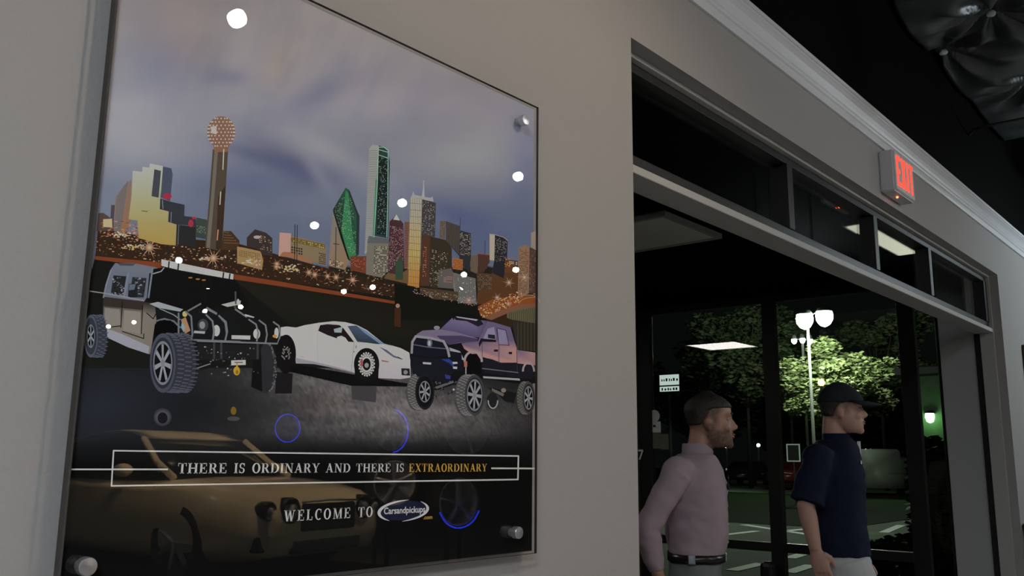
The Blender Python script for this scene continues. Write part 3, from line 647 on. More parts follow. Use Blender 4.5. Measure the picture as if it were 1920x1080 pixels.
P.ell(248, 660, 21, 28, (168, 130, 30), K+9, fr=E_); P.ell(250, 668, 9, 13, (120, 90, 20), K+10, fr=E_); P.line([(250, 612), (250, 640)], 3, (168, 130, 30), K+9, E_)
P.ell(228, 912, 18, 26, (104, 82, 24), K+1, fr=E_); P.ell(228, 962, 40, 14, (66, 64, 66), K+1, fr=E_)
P.line([(800, 780), (890, 750)], 2, (110, 112, 116), K+5, D_)
def tyre(fr, cx, cy, rx, ry, tread_dx, c_tread, c_side, rim, k, spokes=6, rot=0.0, treads=16, c_dark=(16, 16, 17)):
    n = 36
    P.ell(cx+tread_dx, cy, rx, ry, c_tread, k, fr=fr, n=n)
    P.poly([(cx, cy-ry), (cx+tread_dx, cy-ry), (cx+tread_dx, cy+ry), (cx, cy+ry)], c_tread, k, fr)
    sgn = 1 if tread_dx > 0 else -1
    for i in range(treads*2):                   # tread blocks
        a = -pi/2+pi*(i+.5)/(treads*2)
        for q in range(3):
            u = cx+sgn*rx*cos(a)*.98+tread_dx*(.15+.36*q)-(0 if sgn > 0 else 0); v = cy+ry*sin(a)*.99
            if (i+q) % 2 == 0: P.poly([(u, v-ry*.035), (u+abs(tread_dx)*.30, v-ry*.012), (u+abs(tread_dx)*.26, v+ry*.030), (u-abs(tread_dx)*.05, v+ry*.012)], tuple(min(255, c*1.55) for c in c_tread), k+1, fr)
    P.ell(cx, cy, rx, ry, c_side, k+2, fr=fr, n=n)
    P.ell(cx, cy, rx*.86, ry*.86, tuple(c*.62 for c in c_side), k+3, fr=fr, n=n)
    rr = rim
    P.ell(cx, cy, rx*rr, ry*rr, (104, 108, 120), k+4, fr=fr, n=n); P.ell(cx, cy, rx*rr*.88, ry*rr*.88, c_dark, k+5, fr=fr, n=n)
    for i in range(spokes):
        a = rot+2*pi*i/spokes
        for d_, c in ((.13, (126, 130, 138)), ):
            p0 = (cx+rx*rr*.15*cos(a-.6), cy+ry*rr*.15*sin(a-.6)); p1 = (cx+rx*rr*.86*cos(a-d_), cy+ry*rr*.86*sin(a-d_)); p2 = (cx+rx*rr*.86*cos(a+d_), cy+ry*rr*.86*sin(a+d_)); p3 = (cx+rx*rr*.15*cos(a+.6), cy+ry*rr*.15*sin(a+.6))
            P.poly([p0, p1, p2, p3], c, k+6, fr)
    P.ell(cx, cy, rx*rr*.2, ry*rr*.2, (110, 112, 116), k+7, fr=fr, n=14)
tyre(D_, 590, 745, 82, 188, 130, (44, 46, 55), (62, 66, 80), .74, K+9, 7, .2, 20)
tyre(D_, 135, 575, 44, 135, 60, (46, 50, 60), (70, 76, 90), .55, K+3, 6, .5, 14)
P.ell(440, 640, 62, 160, (40, 40, 44), K+3, fr=E_); 
for i in range(70):
    a = random.uniform(-1.4, 1.4); P.ell(440+62*cos(a)*random.uniform(.7, .98), 640+155*sin(a), 5, 6, random.choice([(92, 92, 98), (64, 64, 70)]), K+4, n=5, fr=E_)
P.poly([(360, 490), (400, 490), (410, 790), (340, 760)], (18, 18, 19), K+4, E_)
P.ell(590, 75, 58, 58, (96, 98, 108), 3, fr=H_, n=26, col2=(40, 40, 46)); P.ell(590, 80, 32, 36, (24, 24, 28), 4, fr=H_)
# ---- white sports coupe
K = 44
P.poly([(90, 640), (1430, 870), (1420, 890), (800, 880), (230, 750), (80, 720)], (16, 16, 17), K-1, F_)
P.poly([(85, 290), (150, 282), (240, 293), (330, 268), (470, 245), (620, 228), (740, 238), (860, 268), (960, 320), (1130, 455), (1220, 478), (1300, 500), (1385, 545), (1400, 600), (1400, 800), (1300, 815), (1085, 805), (830, 752), (560, 690), (420, 660), (240, 655), (225, 520), (180, 400), (130, 370), (85, 380)], lambda x, y: mixc((180, 178, 182), (158, 154, 166), (y-620)/80), K, F_)
P.poly([(240, 600), (430, 640), (640, 690), (810, 740), (830, 752), (560, 690), (420, 662), (242, 656)], (132, 130, 142), K+1, F_)
P.poly([(485, 268), (560, 258), (680, 268), (720, 300), (830, 440), (770, 436), (640, 398), (560, 370), (465, 325)], (30, 24, 28), K+2, F_)
P.poly([(622, 308), (712, 285), (700, 345), (630, 342)], (136, 150, 156), K+3, F_)
P.poly([(655, 388), (700, 375), (740, 395), (770, 436), (690, 428), (655, 410)], (176, 172, 176), K+4, F_)
P.poly([(762, 278), (850, 272), (950, 325), (1132, 458), (1060, 460), (970, 448), (860, 435)], lambda x, y: (60, 74, 100) if x < 690 and y < 640 else (40, 52, 62), K+3, F_)
P.poly([(850, 272), (950, 325), (1132, 458), (1090, 458), (930, 345)], (96, 120, 150), K+4, F_)
P.line([(730, 280), (850, 440)], 3.0, (184, 180, 184), K+5, F_)
P.line([(470, 240), (455, 420), (460, 640)], .7, (150, 148, 154), K+2, F_); P.line([(830, 445), (815, 560), (800, 740)], .8, (128, 126, 134), K+2, F_); P.line([(860, 440), (980, 440), (1130, 460), (1230, 480)], .8, (140, 138, 146), K+2, F_)
P.poly([(1085, 488), (1160, 520), (1230, 575), (1330, 615), (1300, 612), (1230, 595), (1150, 540)], (76, 78, 110), K+3, F_); P.line([(1270, 590), (1310, 612)], 1.5, (40, 40, 48), K+4, F_)
P.poly([(1105, 622), (1175, 634), (1178, 644), (1110, 634)], (140, 60, 60), K+3, F_); P.line([(280, 582), (320, 594)], .9, (140, 138, 146), K+3, F_)
P.line([(850, 475), (846, 500)], 1.2, (70, 70, 80), K+3, F_); P.ell(828, 538, 5, 7, (40, 40, 50), K+3, fr=F_, n=8)
P.poly([(1305, 705), (1390, 708), (1395, 780), (1310, 775)], (34, 34, 38), K+3, F_); P.ell(1350, 745, 22, 22, (120, 120, 124), K+4, fr=F_, n=12)
P.ell(955, 665, 128, 165, (20, 20, 22), K+4, fr=F_, n=40); P.poly([(830, 650), (1080, 660), (1070, 870), (840, 850)], (18, 18, 20), K+3, F_)
for i in range(20):
    a = 2*pi*i/20
    for rr in (.55, .72, .88):
        P.ell(955+88*rr*cos(a+rr), 665+130*rr*sin(a+rr), 9, 12, (166, 164, 168), K+5, fr=F_, n=7)
P.ell(905, 650, 14, 44, (150, 70, 76), K+6, fr=F_, n=12); P.ell(955, 675, 22, 26, (130, 128, 130), K+6, fr=F_, n=12)
P.ell(140, 560, 100, 195, (20, 18, 19), K+4, fr=F_, n=36)
for i in range(26):
    a = 2*pi*i/26; rr = random.uniform(.3, .9); P.ell(140+60*rr*cos(a), 550+85*rr*sin(a), 7, 9, (120, 112, 112), K+5, fr=F_, n=6)
P.poly([(800, 880), (1060, 890), (1050, 1050), (810, 1020)], (58, 56, 60), 4, F_); P.poly([(40, 740), (210, 760), (200, 960), (30, 960)], (26, 24, 26), 4, F_)
# ---- lifted dark pickup
K = 60
P.poly([(105, 490), (150, 330), (400, 300), (640, 240), (850, 290), (885, 445), (1020, 460), (1020, 690), (900, 690), (640, 650), (560, 700), (420, 700), (300, 740), (180, 690), (130, 620)], (20, 20, 23), K-1, G_)
P.poly([(325, 300), (420, 210), (560, 225), (670, 240), (610, 358), (560, 355), (430, 318)], lambda x, y: (104, 98, 132) if y < 600 else (76, 68, 104), K, G_)
P.poly([(420, 212), (445, 205), (620, 232), (640, 262), (600, 280), (520, 240), (440, 232)], (30, 28, 38), K+1, G_)
P.poly([(405, 170), (630, 205), (630, 222), (600, 226), (430, 200), (425, 235), (412, 215)], (18, 18, 22), K+2, G_)
P.poly([(440, 205), (600, 228), (590, 238), (450, 214)], (150, 148, 160), K+2, G_)
P.poly([(155, 335), (200, 308), (330, 300), (440, 318), (600, 365), (590, 392), (480, 395), (390, 412), (330, 370), (160, 350)], lambda x, y: (104, 94, 120), K+1, G_)
P.poly([(300, 345), (480, 345), (600, 368), (590, 392), (480, 392), (390, 412), (330, 372)], (62, 54, 84), K+2, G_)
P.ell(302, 288, 22, 15, (118, 118, 128), K+2, fr=G_, n=12)
P.poly([(610, 360), (670, 240), (720, 250), (835, 285), (862, 380), (885, 448), (885, 540), (750, 540), (640, 500), (620, 520), (500, 440), (480, 400), (600, 385)], lambda x, y: (90, 80, 112) if y < 645 else (158, 116, 116), K+2, G_)
P.poly([(885, 448), (1020, 468), (1020, 560), (885, 545)], lambda x, y: (90, 82, 110) if y < 660 else (160, 118, 116), K+2, G_)
P.poly([(640, 360), (670, 295), (715, 280), (730, 350), (722, 395), (640, 380)], (122, 116, 146), K+3, G_); P.poly([(738, 290), (800, 305), (825, 400), (748, 408)], (116, 110, 142), K+3, G_)
P.line([(738, 290), (800, 305), (825, 415), (750, 410), (738, 290)], 1.2, (40, 36, 50), K+4, G_); P.line([(630, 370), (630, 500)], 1, (60, 52, 72), K+4, G_); P.line([(735, 300), (752, 420), (750, 540)], 1.2, (60, 52, 72), K+4, G_); P.line([(880, 440), (885, 600)], 1.2, (50, 44, 60), K+4, G_)
P.poly([(672, 335), (722, 340), (725, 370), (672, 362)], (34, 32, 46), K+5, G_); P.poly([(620, 365), (730, 375), (732, 392), (630, 388), (610, 430), (605, 400)], (24, 22, 30), K+5, G_)
P.poly([(715, 445), (745, 445), (745, 462), (715, 460)], (28, 26, 32), K+4, G_); P.poly([(822, 462), (846, 462), (846, 480), (822, 478)], (28, 26, 32), K+4, G_)
P.poly([(625, 500), (700, 515), (780, 545), (885, 545), (1020, 565), (1020, 660), (880, 650), (640, 610)], (26, 26, 36), K+3, G_); P.line([(630, 582), (890, 612)], 1.8, (100, 92, 98), K+4, G_); P.poly([(635, 638), (900, 655), (905, 670), (640, 652)], (142, 140, 146), K+4, G_)
P.ring(565, 530, 62, 70, 4.2, (140, 128, 134), K+5, pi*1.0, pi*2.0, fr=G_); P.ring(965, 600, 40, 58, 3.4, (140, 130, 134), K+5, pi, 2*pi, fr=G_)
P.poly([(505, 540), (530, 480), (590, 475), (620, 520), (625, 620), (520, 620)], (14, 14, 16), K+4, G_)
# grille, lamps, bumper
P.poly([(135, 360), (350, 385), (395, 495), (250, 500), (120, 480)], (22, 24, 34), K+3, G_)
P.line([(120, 470), (125, 390), (150, 350), (250, 362), (350, 385), (380, 440), (392, 495)], 4.4, (128, 126, 136), K+5, G_)
P.line([(135, 410), (240, 428), (370, 440)], 1.8, (86, 88, 108), K+4, G_); P.ell(250, 398, 20, 32, (84, 88, 108), K+5, fr=G_, n=14); P.ell(248, 400, 10, 20, (150, 150, 160), K+6, fr=G_, n=10)
P.poly([(392, 430), (470, 458), (500, 520), (470, 520), (400, 470)], (140, 140, 152), K+4, G_); P.poly([(395, 455), (480, 470), (490, 600), (420, 600)], (22, 24, 34), K+4, G_)
P.poly([(330, 515), (390, 512), (430, 545), (420, 575), (395, 545)], (34, 54, 130), K+6, G_); P.poly([(360, 625), (400, 635), (400, 660), (365, 655)], (40, 50, 130), K+6, G_)
for q in ([(415, 535), (450, 535), (452, 548), (418, 550)], [(418, 568), (450, 570), (448, 586), (420, 584)]): P.poly(q, (200, 196, 180), K+7, G_)
P.poly([(200, 536), (262, 540), (260, 554), (202, 550)], (170, 170, 176), K+6, G_); P.poly([(498, 530), (522, 530), (522, 570), (500, 572)], (150, 90, 72), K+6, G_); P.line([(512, 575), (512, 620)], 2.2, (130, 132, 142), K+6, G_)
P.poly([(112, 490), (260, 510), (390, 510), (420, 600), (380, 690), (160, 640), (110, 560)], (24, 26, 34), K+3, G_)
for _ in range(50): P.ell(random.uniform(240, 460), random.uniform(640, 800), random.uniform(3, 9), random.uniform(3, 8), random.choice([(60, 62, 66), (90, 90, 94), (36, 36, 40)]), K, n=6, fr=G_)
P.poly([(290, 715), (420, 670), (425, 685), (300, 730)], (84, 86, 92), K+1, G_); P.ell(410, 795, 28, 22, (74, 72, 72), K+1, fr=G_); P.ell(424, 735, 8, 8, (220, 215, 180), K+2, fr=G_, n=8)
P.poly([(680, 720), (880, 760), (860, 830), (800, 820), (740, 760)], (24, 24, 26), K, G_); P.poly([(700, 725), (790, 765), (780, 785), (700, 745)], (92, 88, 84), K+1, G_); P.ell(785, 740, 18, 16, (112, 108, 104), K+1, fr=G_)
tyre(G_, 575, 775, 72, 148, -70, (70, 70, 72), (54, 54, 58), .78, K+8, 8, .1, 18)
tyre(G_, 215, 750, 70, 130, -62, (74, 72, 72), (30, 30, 32), .6, K+1, 7, .4, 18)
tyre(G_, 965, 795, 46, 118, -40, (66, 66, 64), (60, 58, 58), .72, K+6, 7, .1, 16)
P.ell(705, 815, 40, 60, (30, 30, 32), K, fr=G_); P.ring(708, 815, 34, 55, 2.2, (140, 140, 142), K+1, 0, pi, fr=G_)

# ---- lettering: stroke-built bold serif capitals
def R_(x0, y0, x1, y1): return [(x0, y0), (x1, y0), (x1, y1), (x0, y1)]
def dg(x0, y0, x1, y1, w_): return [(x0-w_/2, y0), (x0+w_/2, y0), (x1+w_/2, y1), (x1-w_/2, y1)]
def stem(x, t=.20, s=.085): return [R_(x-t/2, 0, x+t/2, 1), R_(x-t/2-s, 0, x+t/2+s, .07), R_(x-t/2-s, .93, x+t/2+s, 1)]
def arc(cx, cy, ro, so, ri, si, a0, a1, n=14):
    out = []
    for i in range(n):
        a, b = radians(a0+(a1-a0)*i/n), radians(a0+(a1-a0)*(i+1)/n)
        out.append([(cx+ro*cos(a), cy+so*sin(a)), (cx+ro*cos(b), cy+so*sin(b)), (cx+ri*cos(b), cy+si*sin(b)), (cx+ri*cos(a), cy+si*sin(a))])
    return out
def sf(x, y, wd=.30): return [R_(x-wd/2, y, x+wd/2, y+.07)]
GL = {
 'T': (.80, stem(.40)+[R_(0, .92, .8, 1), R_(0, .70, .06, 1), R_(.74, .70, .8, 1)]),
 'H': (.98, stem(.19)+stem(.79)+[R_(.19, .46, .79, .55)]),
 'E': (.80, stem(.19)+[R_(.19, .92, .72, 1), R_(.66, .70, .72, 1), R_(.19, 0, .76, .08), R_(.70, 0, .76, .30), R_(.19, .46, .52, .55), R_(.48, .36, .53, .65)]),
 'R': (.90, stem(.19)+[R_(.19, .92, .45, 1), R_(.19, .46, .45, .54), dg(.78, 0, .46, .5, .22)]+arc(.43, .73, .31, .27, .12, .20, -90, 90)+sf(.80, 0, .22)),
 'I': (.38, stem(.19)),
 'S': (.64, arc(.32, .73, .28, .28, .13, .20, 30, 270)+arc(.30, .27, .30, .28, .14, .20, -150, 90)+[R_(.52, .68, .58, .98), R_(.03, .02, .09, .34)]),
 'O': (.88, arc(.44, .5, .44, .52, .23, .44, 0, 360, 24)),
 'D': (.94, stem(.19)+[R_(.19, .92, .42, 1), R_(.19, 0, .42, .08)]+arc(.40, .5, .52, .5, .31, .42, -90, 90)),
 'N': (1.0, [R_(.14, 0, .21, 1), R_(.79, 0, .86, 1), dg(.84, 0, .20, 1, .22)]+sf(.175, 0, .3)+sf(.825, .93, .3)+sf(.14, .93, .26)),
 'A': (.96, [dg(.14, 0, .48, 1, .08), dg(.78, 0, .46, 1, .22), R_(.28, .30, .66, .37)]+sf(.14, 0, .28)+sf(.80, 0, .34)),
 'Y': (.90, [dg(.45, .42, .16, 1, .22), dg(.47, .42, .76, 1, .08), R_(.35, 0, .55, .48)]+sf(.45, 0, .38)+sf(.15, .93, .34)+sf(.77, .93, .26)),
 'X': (.90, [dg(.74, 0, .18, 1, .22), dg(.15, 0, .74, 1, .08)]+sf(.15, 0, .28)+sf(.76, 0, .34)+sf(.17, .93, .34)+sf(.75, .93, .28)),
 'W': (1.30, [dg(.40, 0, .16, 1, .21), dg(.42, 0, .64, 1, .08), dg(.88, 0, .64, 1, .21), dg(.90, 0, 1.13, 1, .08)]+sf(.16, .93, .34)+sf(.64, .93, .3)+sf(1.14, .93, .26)),
 'L': (.76, stem(.19)+[R_(.19, 0, .70, .08), R_(.64, 0, .70, .32)]),
 'C': (.80, arc(.44, .5, .44, .52, .23, .44, 50, 310, 20)+[R_(.68, .64, .74, .98)]),
 'M': (1.18, [R_(.14, 0, .21, 1), R_(.90, 0, 1.10, 1), dg(.58, 0, .22, 1, .20), dg(.58, 0, .95, 1, .08)]+sf(.175, 0, .3)+sf(1.0, 0, .38)+sf(.16, .93, .26)+sf(1.02, .93, .32)),
 ' ': (.50, []),
}
T = Print()
def text_on(runs, x0, x1, yb, yt, k, gap=.13):
    """runs: [(string, colour)] laid out between two pixel columns on the poster plane"""
    pl, pr = on_y(x0, yb, PY), on_y(x1, yb, PY); zb_, zt = on_y(x0, yb, PY)[2], on_y(x0, yt, PY)[2]; h = zt-zb_
    tot = sum(GL[c][0]+gap for s_, _ in runs for c in s_)-gap
    sx = (pr[0]-pl[0])/tot; u = 0
    for s_, col in runs:
        for c in s_:
            wd, ps = GL[c]
            for q in ps:
                P3 = [Vector((pl[0]+(u+a)*sx, PY-k*1.6e-5, zb_+b*h)) for a, b in q]; T.poly3(P3, [pc(col)]*len(P3))
            u += wd+gap
WH, OR = (196, 190, 190), (196, 128, 44)
text_on([('THERE IS ORDINARY AND THERE IS ', WH), ('EXTRAORDINARY', OR)], 332, 912, 888, 868, 90)
text_on([('WELCOME TO', WH)], 531, 697, 978, 957, 90, .26)
for a, b in (((212, 845), (971, 855)), ((971, 855), (970, 899)), ((970, 899), (208, 911)), ((208, 911), (212, 845))): T.line([a, b], 2.8, (186, 180, 182), 90)
T.line([(133, 880), (313, 880)], 3.0, (190, 184, 186), 90); T.line([(921, 878), (1003, 878.5)], 3.0, (190, 184, 186), 90)
# logo: oval swoosh, name, .com
LC = (755, 957.5)
def swoosh(a0, a1, wmax, n=26):
    pts = []
    rot = radians(-6)
    for i in range(n+1):
        a = radians(a0+(a1-a0)*i/n); t = sin(pi*i/n)**.7*wmax
        for sgn in (1,): pass
        pts.append((a, t))
    def P_(a, d):
        u, v = (48+d)*cos(a), (19.5+d*.7)*sin(a); return (LC[0]+u*cos(rot)-v*sin(rot), LC[1]+u*sin(rot)+v*cos(rot))
    for (a, t), (b, s_) in zip(pts, pts[1:]): T.poly([P_(a, .6), P_(b, .6), P_(b, -s_), P_(a, -t)], (178, 174, 176), 91)
def ellf(rx, ry, col, k):
    pts = []; rot = radians(-6)
    for i in range(32):
        a = 2*pi*i/32; u, v = rx*cos(a), ry*sin(a); pts.append((LC[0]+u*cos(rot)-v*sin(rot), LC[1]+u*sin(rot)+v*cos(rot)))
    T.poly(pts, col, k)
ellf(46, 18, (24, 28, 46), 88)
swoosh(125, 285, 6); swoosh(-45, 95, 5)
def font_text(body, px0, px1, yb, yt, col, k, tilt=0.0, off=.012):
    cu = bpy.data.curves.new('t', 'FONT'); cu.body = body; cu.offset = off; cu.resolution_u = 3
    o = bpy.data.objects.new('t', cu); COL.objects.link(o); dg_ = bpy.context.evaluated_depsgraph_get()
    me = bpy.data.meshes.new_from_object(o.evaluated_get(dg_)); bpy.data.objects.remove(o)
    xs = [v.co.x for v in me.vertices]; a, b = min(xs), max(xs)
    pl, pr = on_y(px0, yb, PY), on_y(px1, yb+tilt, PY); zt = on_y(px0, yt, PY)[2]; cap = .70
    base = len(T.v)
    for v in me.vertices:
        t = (v.co.x-a)/(b-a); T.v.append(Vector((pl[0]+(pr[0]-pl[0])*t, PY-k*1.6e-5, pl[2]+(pr[2]-pl[2])*t+(v.co.y/cap)*(zt-pl[2])))); T.c.append(pc(col))
    for p in me.polygons: T.f.append(tuple(base+i for i in p.vertices))
    bpy.data.meshes.remove(me)
font_text('Carsandpickups', 718.5, 796, 964, 952, (192, 190, 196), 92, -4, .022)
font_text('.com', 793, 809.5, 973.5, 966.5, OR, 92, -1, .02)

post = empty('wall_poster', ((PX0+PX1)/2, 0, PZ0)); tag(post, 'large glossy acrylic poster of a city skyline above three vehicles, on steel standoffs', 'poster')
post_inv = Vector(post.location)
def pchild(o): o.parent = post; o.location = Vector(o.location)-post_inv; return o
pr_ = P.build('print', m_ink, None); pchild(pr_)
pr_['label'] = 'printed night skyline with black off-roader, white coupe and lifted pickup'
tx = T.build('lettering', m_ink, None); tx.parent = pr_; tx['label'] = 'white and orange printed slogan, frame lines and logo'
m_back = mat('backing_board', (.045, .038, .032, 1), .4)
pchild(boxo('backing_board', m_back, PX0-.001, PX1+.001, -.0258, -.006, PZ0-.001, PZ1+.001, .001))
pchild(boxo('acrylic_sheet', m_acrylic, PX0-.004, PX1+.005, -.0345, -.0285, PZ0-.005, PZ1+.004))
m_edge = mat('acrylic_edge', (.055, .050, .046, 1), .2)
bm = bmesh.new()
box(bm, PX0-.0046, PX0-.004, -.0345, -.0285, PZ0-.005, PZ1+.004); box(bm, PX1+.005, PX1+.0054, -.0345, -.0285, PZ0-.005, PZ1+.004)
box(bm, PX0-.004, PX1+.005, -.0345, -.0285, PZ1+.004, PZ1+.0044); box(bm, PX0-.004, PX1+.005, -.0345, -.0285, PZ0-.0054, PZ0-.005)
pchild(finish('polished_edge', bm, m_edge))
def standoff(px, py):
    c = on_y(px, py, -.05); bm = bmesh.new()
    lathe(bm, [(.0085, 0.0), (.0080, -.0345), (.0108, -.0345), (.0116, -.0360), (.0116, -.0475), (.0107, -.0492), (.002, -.0500)], 'Y', 28, (c[0], 0, c[2]))
    o = finish('standoff', bm, m_chrome); o.data.polygons.foreach_set('use_smooth', [False]*len(o.data.polygons)); return pchild(o)
s1 = standoff(987, 224); s2 = standoff(975, 999); s3 = standoff(167, 1063)
c = on_y(167, 1063, -.05); t_ = on_y(987, 224, -.05); px, py = proj((c[0], -.05, t_[2])); standoff(px, py)

# ================================================================== EXIT SIGN
m_signw = mat('sign_housing', (.62, .63, .63, 1), .45)
EX0, EX1, EZ0, EZ1, ED = 3.80, 4.06, 2.575, 2.757, .062
ex = empty('exit_sign', ((EX0+EX1)/2, 0, EZ0)); tag(ex, 'white box exit sign with glowing red letters above the transom', 'exit sign')
hw = (EX1-EX0)/2; eh = EZ1-EZ0
bm = bmesh.new(); prism(bm, [(-hw, 0.0), (-hw+.0, eh), (hw, eh), (hw, 0.0)], lambda u, v, d: Vector((u, d, v)), 0, -ED)
bmesh.ops.bevel(bm, geom=list(bm.edges), offset=.006, segments=2, affect='EDGES')
finish('housing', bm, m_signw, ex)
boxo('face_plate', m_signw, -hw+.008, hw-.008, -ED-.004, -ED+.002, .008, eh-.006, .002, ex)
m_red = emit_mat('exit_red', (1.0, .075, .045, 1), 1.6)
def block_letter(name, polys, x0, wd):
    bm = bmesh.new()
    for q in polys: prism(bm, [(x0+a*wd, .026+b*(eh-.048)) for a, b in q], lambda u, v, d: Vector((u, d, v)), -ED-.0066, -ED-.003)
    o = finish(name, bm, m_red, ex); o['label'] = 'glowing red letter'; return o
R4 = lambda x0, y0, x1, y1: [(x0, y0), (x1, y0), (x1, y1), (x0, y1)]
LT = {'E': [[(0, 0), (1, 0), (1, .13), (.34, .13), (.34, .43), (.85, .43), (.85, .56), (.34, .56), (.34, .87), (1, .87), (1, 1), (0, 1)]],
      'X': [[(0, 0), (.33, 0), (.5, .34), (.67, 0), (1, 0), (.68, .5), (1, 1), (.67, 1), (.5, .66), (.33, 1), (0, 1), (.32, .5)]],
      'I': [R4(.15, 0, .85, 1)], 'T': [[(.33, 0), (.67, 0), (.67, .87), (1, .87), (1, 1), (0, 1), (0, .87), (.33, .87)]]}
xx = -hw+.022
for ch, wd in (('E', .046), ('X', .052), ('I', .024), ('T', .048)):
    block_letter('letter', LT[ch], xx, wd); xx += wd+.016
bm = bmesh.new(); ball(bm, (-.02, -ED*.55, -.002), .005, 10, 6); finish('indicator_lamp', bm, emit_mat('red_led', (1, .12, .04, 1), 8.0), ex, True)

# ================================================================== BLACK INSULATION AT THE CEILING
bp = on_z(1858, 22, 3.58); m_foil = mat('black_vinyl', (.05, .06, .062, 1), .32, spec=.8, bump=.25, bscale=14)
ins = empty('insulation_blanket', (6.0, -1.2, 3.58)); tag(ins, 'puffy black quilted insulation blanket pinned under the dark ceiling', 'insulation')
BX, BY = .95, .78
btn = [(bp[0]+i*BX+(j % 2)*.42, bp[1]-j*BY) for i in range(0, 2) for j in range(0, 1)]+[(bp[0]+.30, -.05)]
gx0, gx1, gy0, gy1 = 4.12, 6.4, -1.05, -.02; nx, ny = 150, 80
bm = bmesh.new(); V = []
for j in range(ny+1):
    row = []
    for i in range(nx+1):
        x = gx0+(gx1-gx0)*i/nx; y = gy0+(gy1-gy0)*j/ny; zd = -.085
        for bx, by in btn:
            r = math.hypot(x-bx, y-by); th = atan2(y-by, x-bx)
            zd += .085*math.exp(-(r/.20)**2)+.022*sin(th*9+bx*7)*math.exp(-((r-.16)/.13)**2)+.010*sin(th*17+by*5)*math.exp(-((r-.12)/.10)**2)
        zd += .03*noise.noise(Vector((x*2.1, y*2.1, 0)))+.012*noise.noise(Vector((x*7, y*7, 3)))
        e_ = min((x-gx0)/.18, (gx1-x)/.18, (y-gy0)/.18, 1.0); zd = zd*(max(0, e_)**.5)
        row.append(bm.verts.new((x-6.0, y+1.2, zd)))
    V.append(row)
for j in range(ny):
    for i in range(nx): bm.faces.new((V[j][i], V[j][i+1], V[j+1][i+1], V[j+1][i]))
border = [v for v in V[0]]+[V[j][nx] for j in range(1, ny+1)]+[V[ny][i] for i in range(nx-1, -1, -1)]+[V[j][0] for j in range(ny-1, 0, -1)]
top = [bm.verts.new((v.co.x, v.co.y, .22)) for v in border]
for k in range(len(border)): bm.faces.new((border[k], border[(k+1) % len(border)], top[(k+1) % len(top)], top[k]))
bm.faces.new(top)
finish('blanket', bm, m_foil, ins, True)
m_btn = mat('pin_washer', (.75, .85, .82, 1), .4)
for bx, by in btn:
    bm = bmesh.new(); lathe(bm, [(.004, .03), (.020, .012), (.022, .004), (.018, -.004), (.001, -.008)], 'Z', 14, (bx-6.0, by+1.2, -.015)); finish('pin_washer', bm, m_btn, ins, True)
pts = [on_z(x, y, 3.3) for x, y in ((1806, 285), (1812, 258), (1826, 243), (1850, 236), (1885, 229), (1920, 222), (1990, 210))]
bm = bmesh.new(); tube(bm, [tuple(p) for p in pts]+[(pts[-1][0]-.1, pts[-1][1], 3.8)], .008, 8); o = finish('ceiling_cable', bm, mat('cable_jacket', (.03, .03, .03, 1), .5), None, True); tag(o, 'thin dark cable looping below the black ceiling', 'cable')

# ================================================================== FAR END OF THE WALL
m_wood = mat('dark_wood', (.030, .016, .010, 1), .4, var=.3, vscale=6, stretch=(1, 1, 8))
pf = empty('framed_picture', (6.62, 0, 1.45)); tag(pf, 'dark framed picture at the far end of the wall', 'picture')
for a, b, c_, d in ((-.34, -.30, 0, .725), (.30, .34, 0, .725), (-.30, .30, 0, .04), (-.30, .30, .685, .725)): boxo('frame_rail', m_wood, a, b, -.03, 0, c_, d, .004, pf)
boxo('picture_sheet', mat('picture_paper', (.35, .42, .42, 1), .3, var=.4, vscale=4), -.30, .30, -.012, -.002, .04, .685, 0, pf)
cb = empty('cabinet', (6.55, -.235, 0)); tag(cb, 'dark wooden cabinet against the wall past the opening', 'cabinet')
boxo('body', m_wood, -.70, .70, -.21, .225, .06, 1.085, .004, cb); boxo('cabinet_top', m_wood, -.72, .72, -.235, .23, 1.085, 1.115, .006, cb); boxo('plinth', m_wood, -.66, .66, -.17, .20, 0, .06, 0, cb)
for s in (-1, 1):
    d = boxo('door', m_wood, min(s*.02, s*.68), max(s*.02, s*.68), -.228, -.21, .09, 1.06, .004, cb)
    bm = bmesh.new(); lathe(bm, [(.006, -.228), (.006, -.245), (.014, -.250), (.012, -.258), (.002, -.26)], 'Y', 14, (s*.07, 0, .62)); finish('knob', bm, m_chrome, d, True)

# ================================================================== DECALS ON THE STOREFRONT GLASS
DX = SX-.006
def decal(name, cpx, cpy, wd, ht, m, label, rnd=False, cat='sticker'):
    c = on_x(cpx, cpy, DX); bm = bmesh.new()
    if rnd: pts = [(wd/2*cos(2*pi*k/28), ht/2*sin(2*pi*k/28)) for k in range(28)]
    else: pts = [(-wd/2, -ht/2), (wd/2, -ht/2), (wd/2, ht/2), (-wd/2, ht/2)]
    prism(bm, pts, lambda u, v, d: Vector((DX-d, c[1]-u, c[2]+v)), 0, .0012)
    return tag(finish(name, bm, m), label, cat)
m_stw = mat('sticker_white', (.85, .92, .90, 1), .5, emit=None); m_stp = mat('notice_paper', (.16, .17, .12, 1), .6)
decal('round_sticker', 1227, 780, .092, .092, m_stw, 'round pale sticker on the storefront glass', True)
o = decal('square_sticker', 1227.5, 801, .105, .085, m_stw, 'square white sticker with a small dark mark, under the round one')
c = on_x(1227, 799, DX); bm = bmesh.new(); prism(bm, [(-.014, -.008), (.014, -.008), (.012, .004), (.0, .012), (-.010, .006)], lambda u, v, d: Vector((DX-d, c[1]-u, c[2]+v)), .0012, .002); k = finish('mark', bm, mat('ink_dark', (.03, .03, .03, 1), .6), o)
decal('paper_notice', 1228, 826, .10, .12, m_stp, 'olive paper notice taped below the square sticker', cat='notice')
decal('paper_notice', 1246, 828, .07, .115, m_stp, 'narrow olive paper notice beside the wider one', cat='notice')
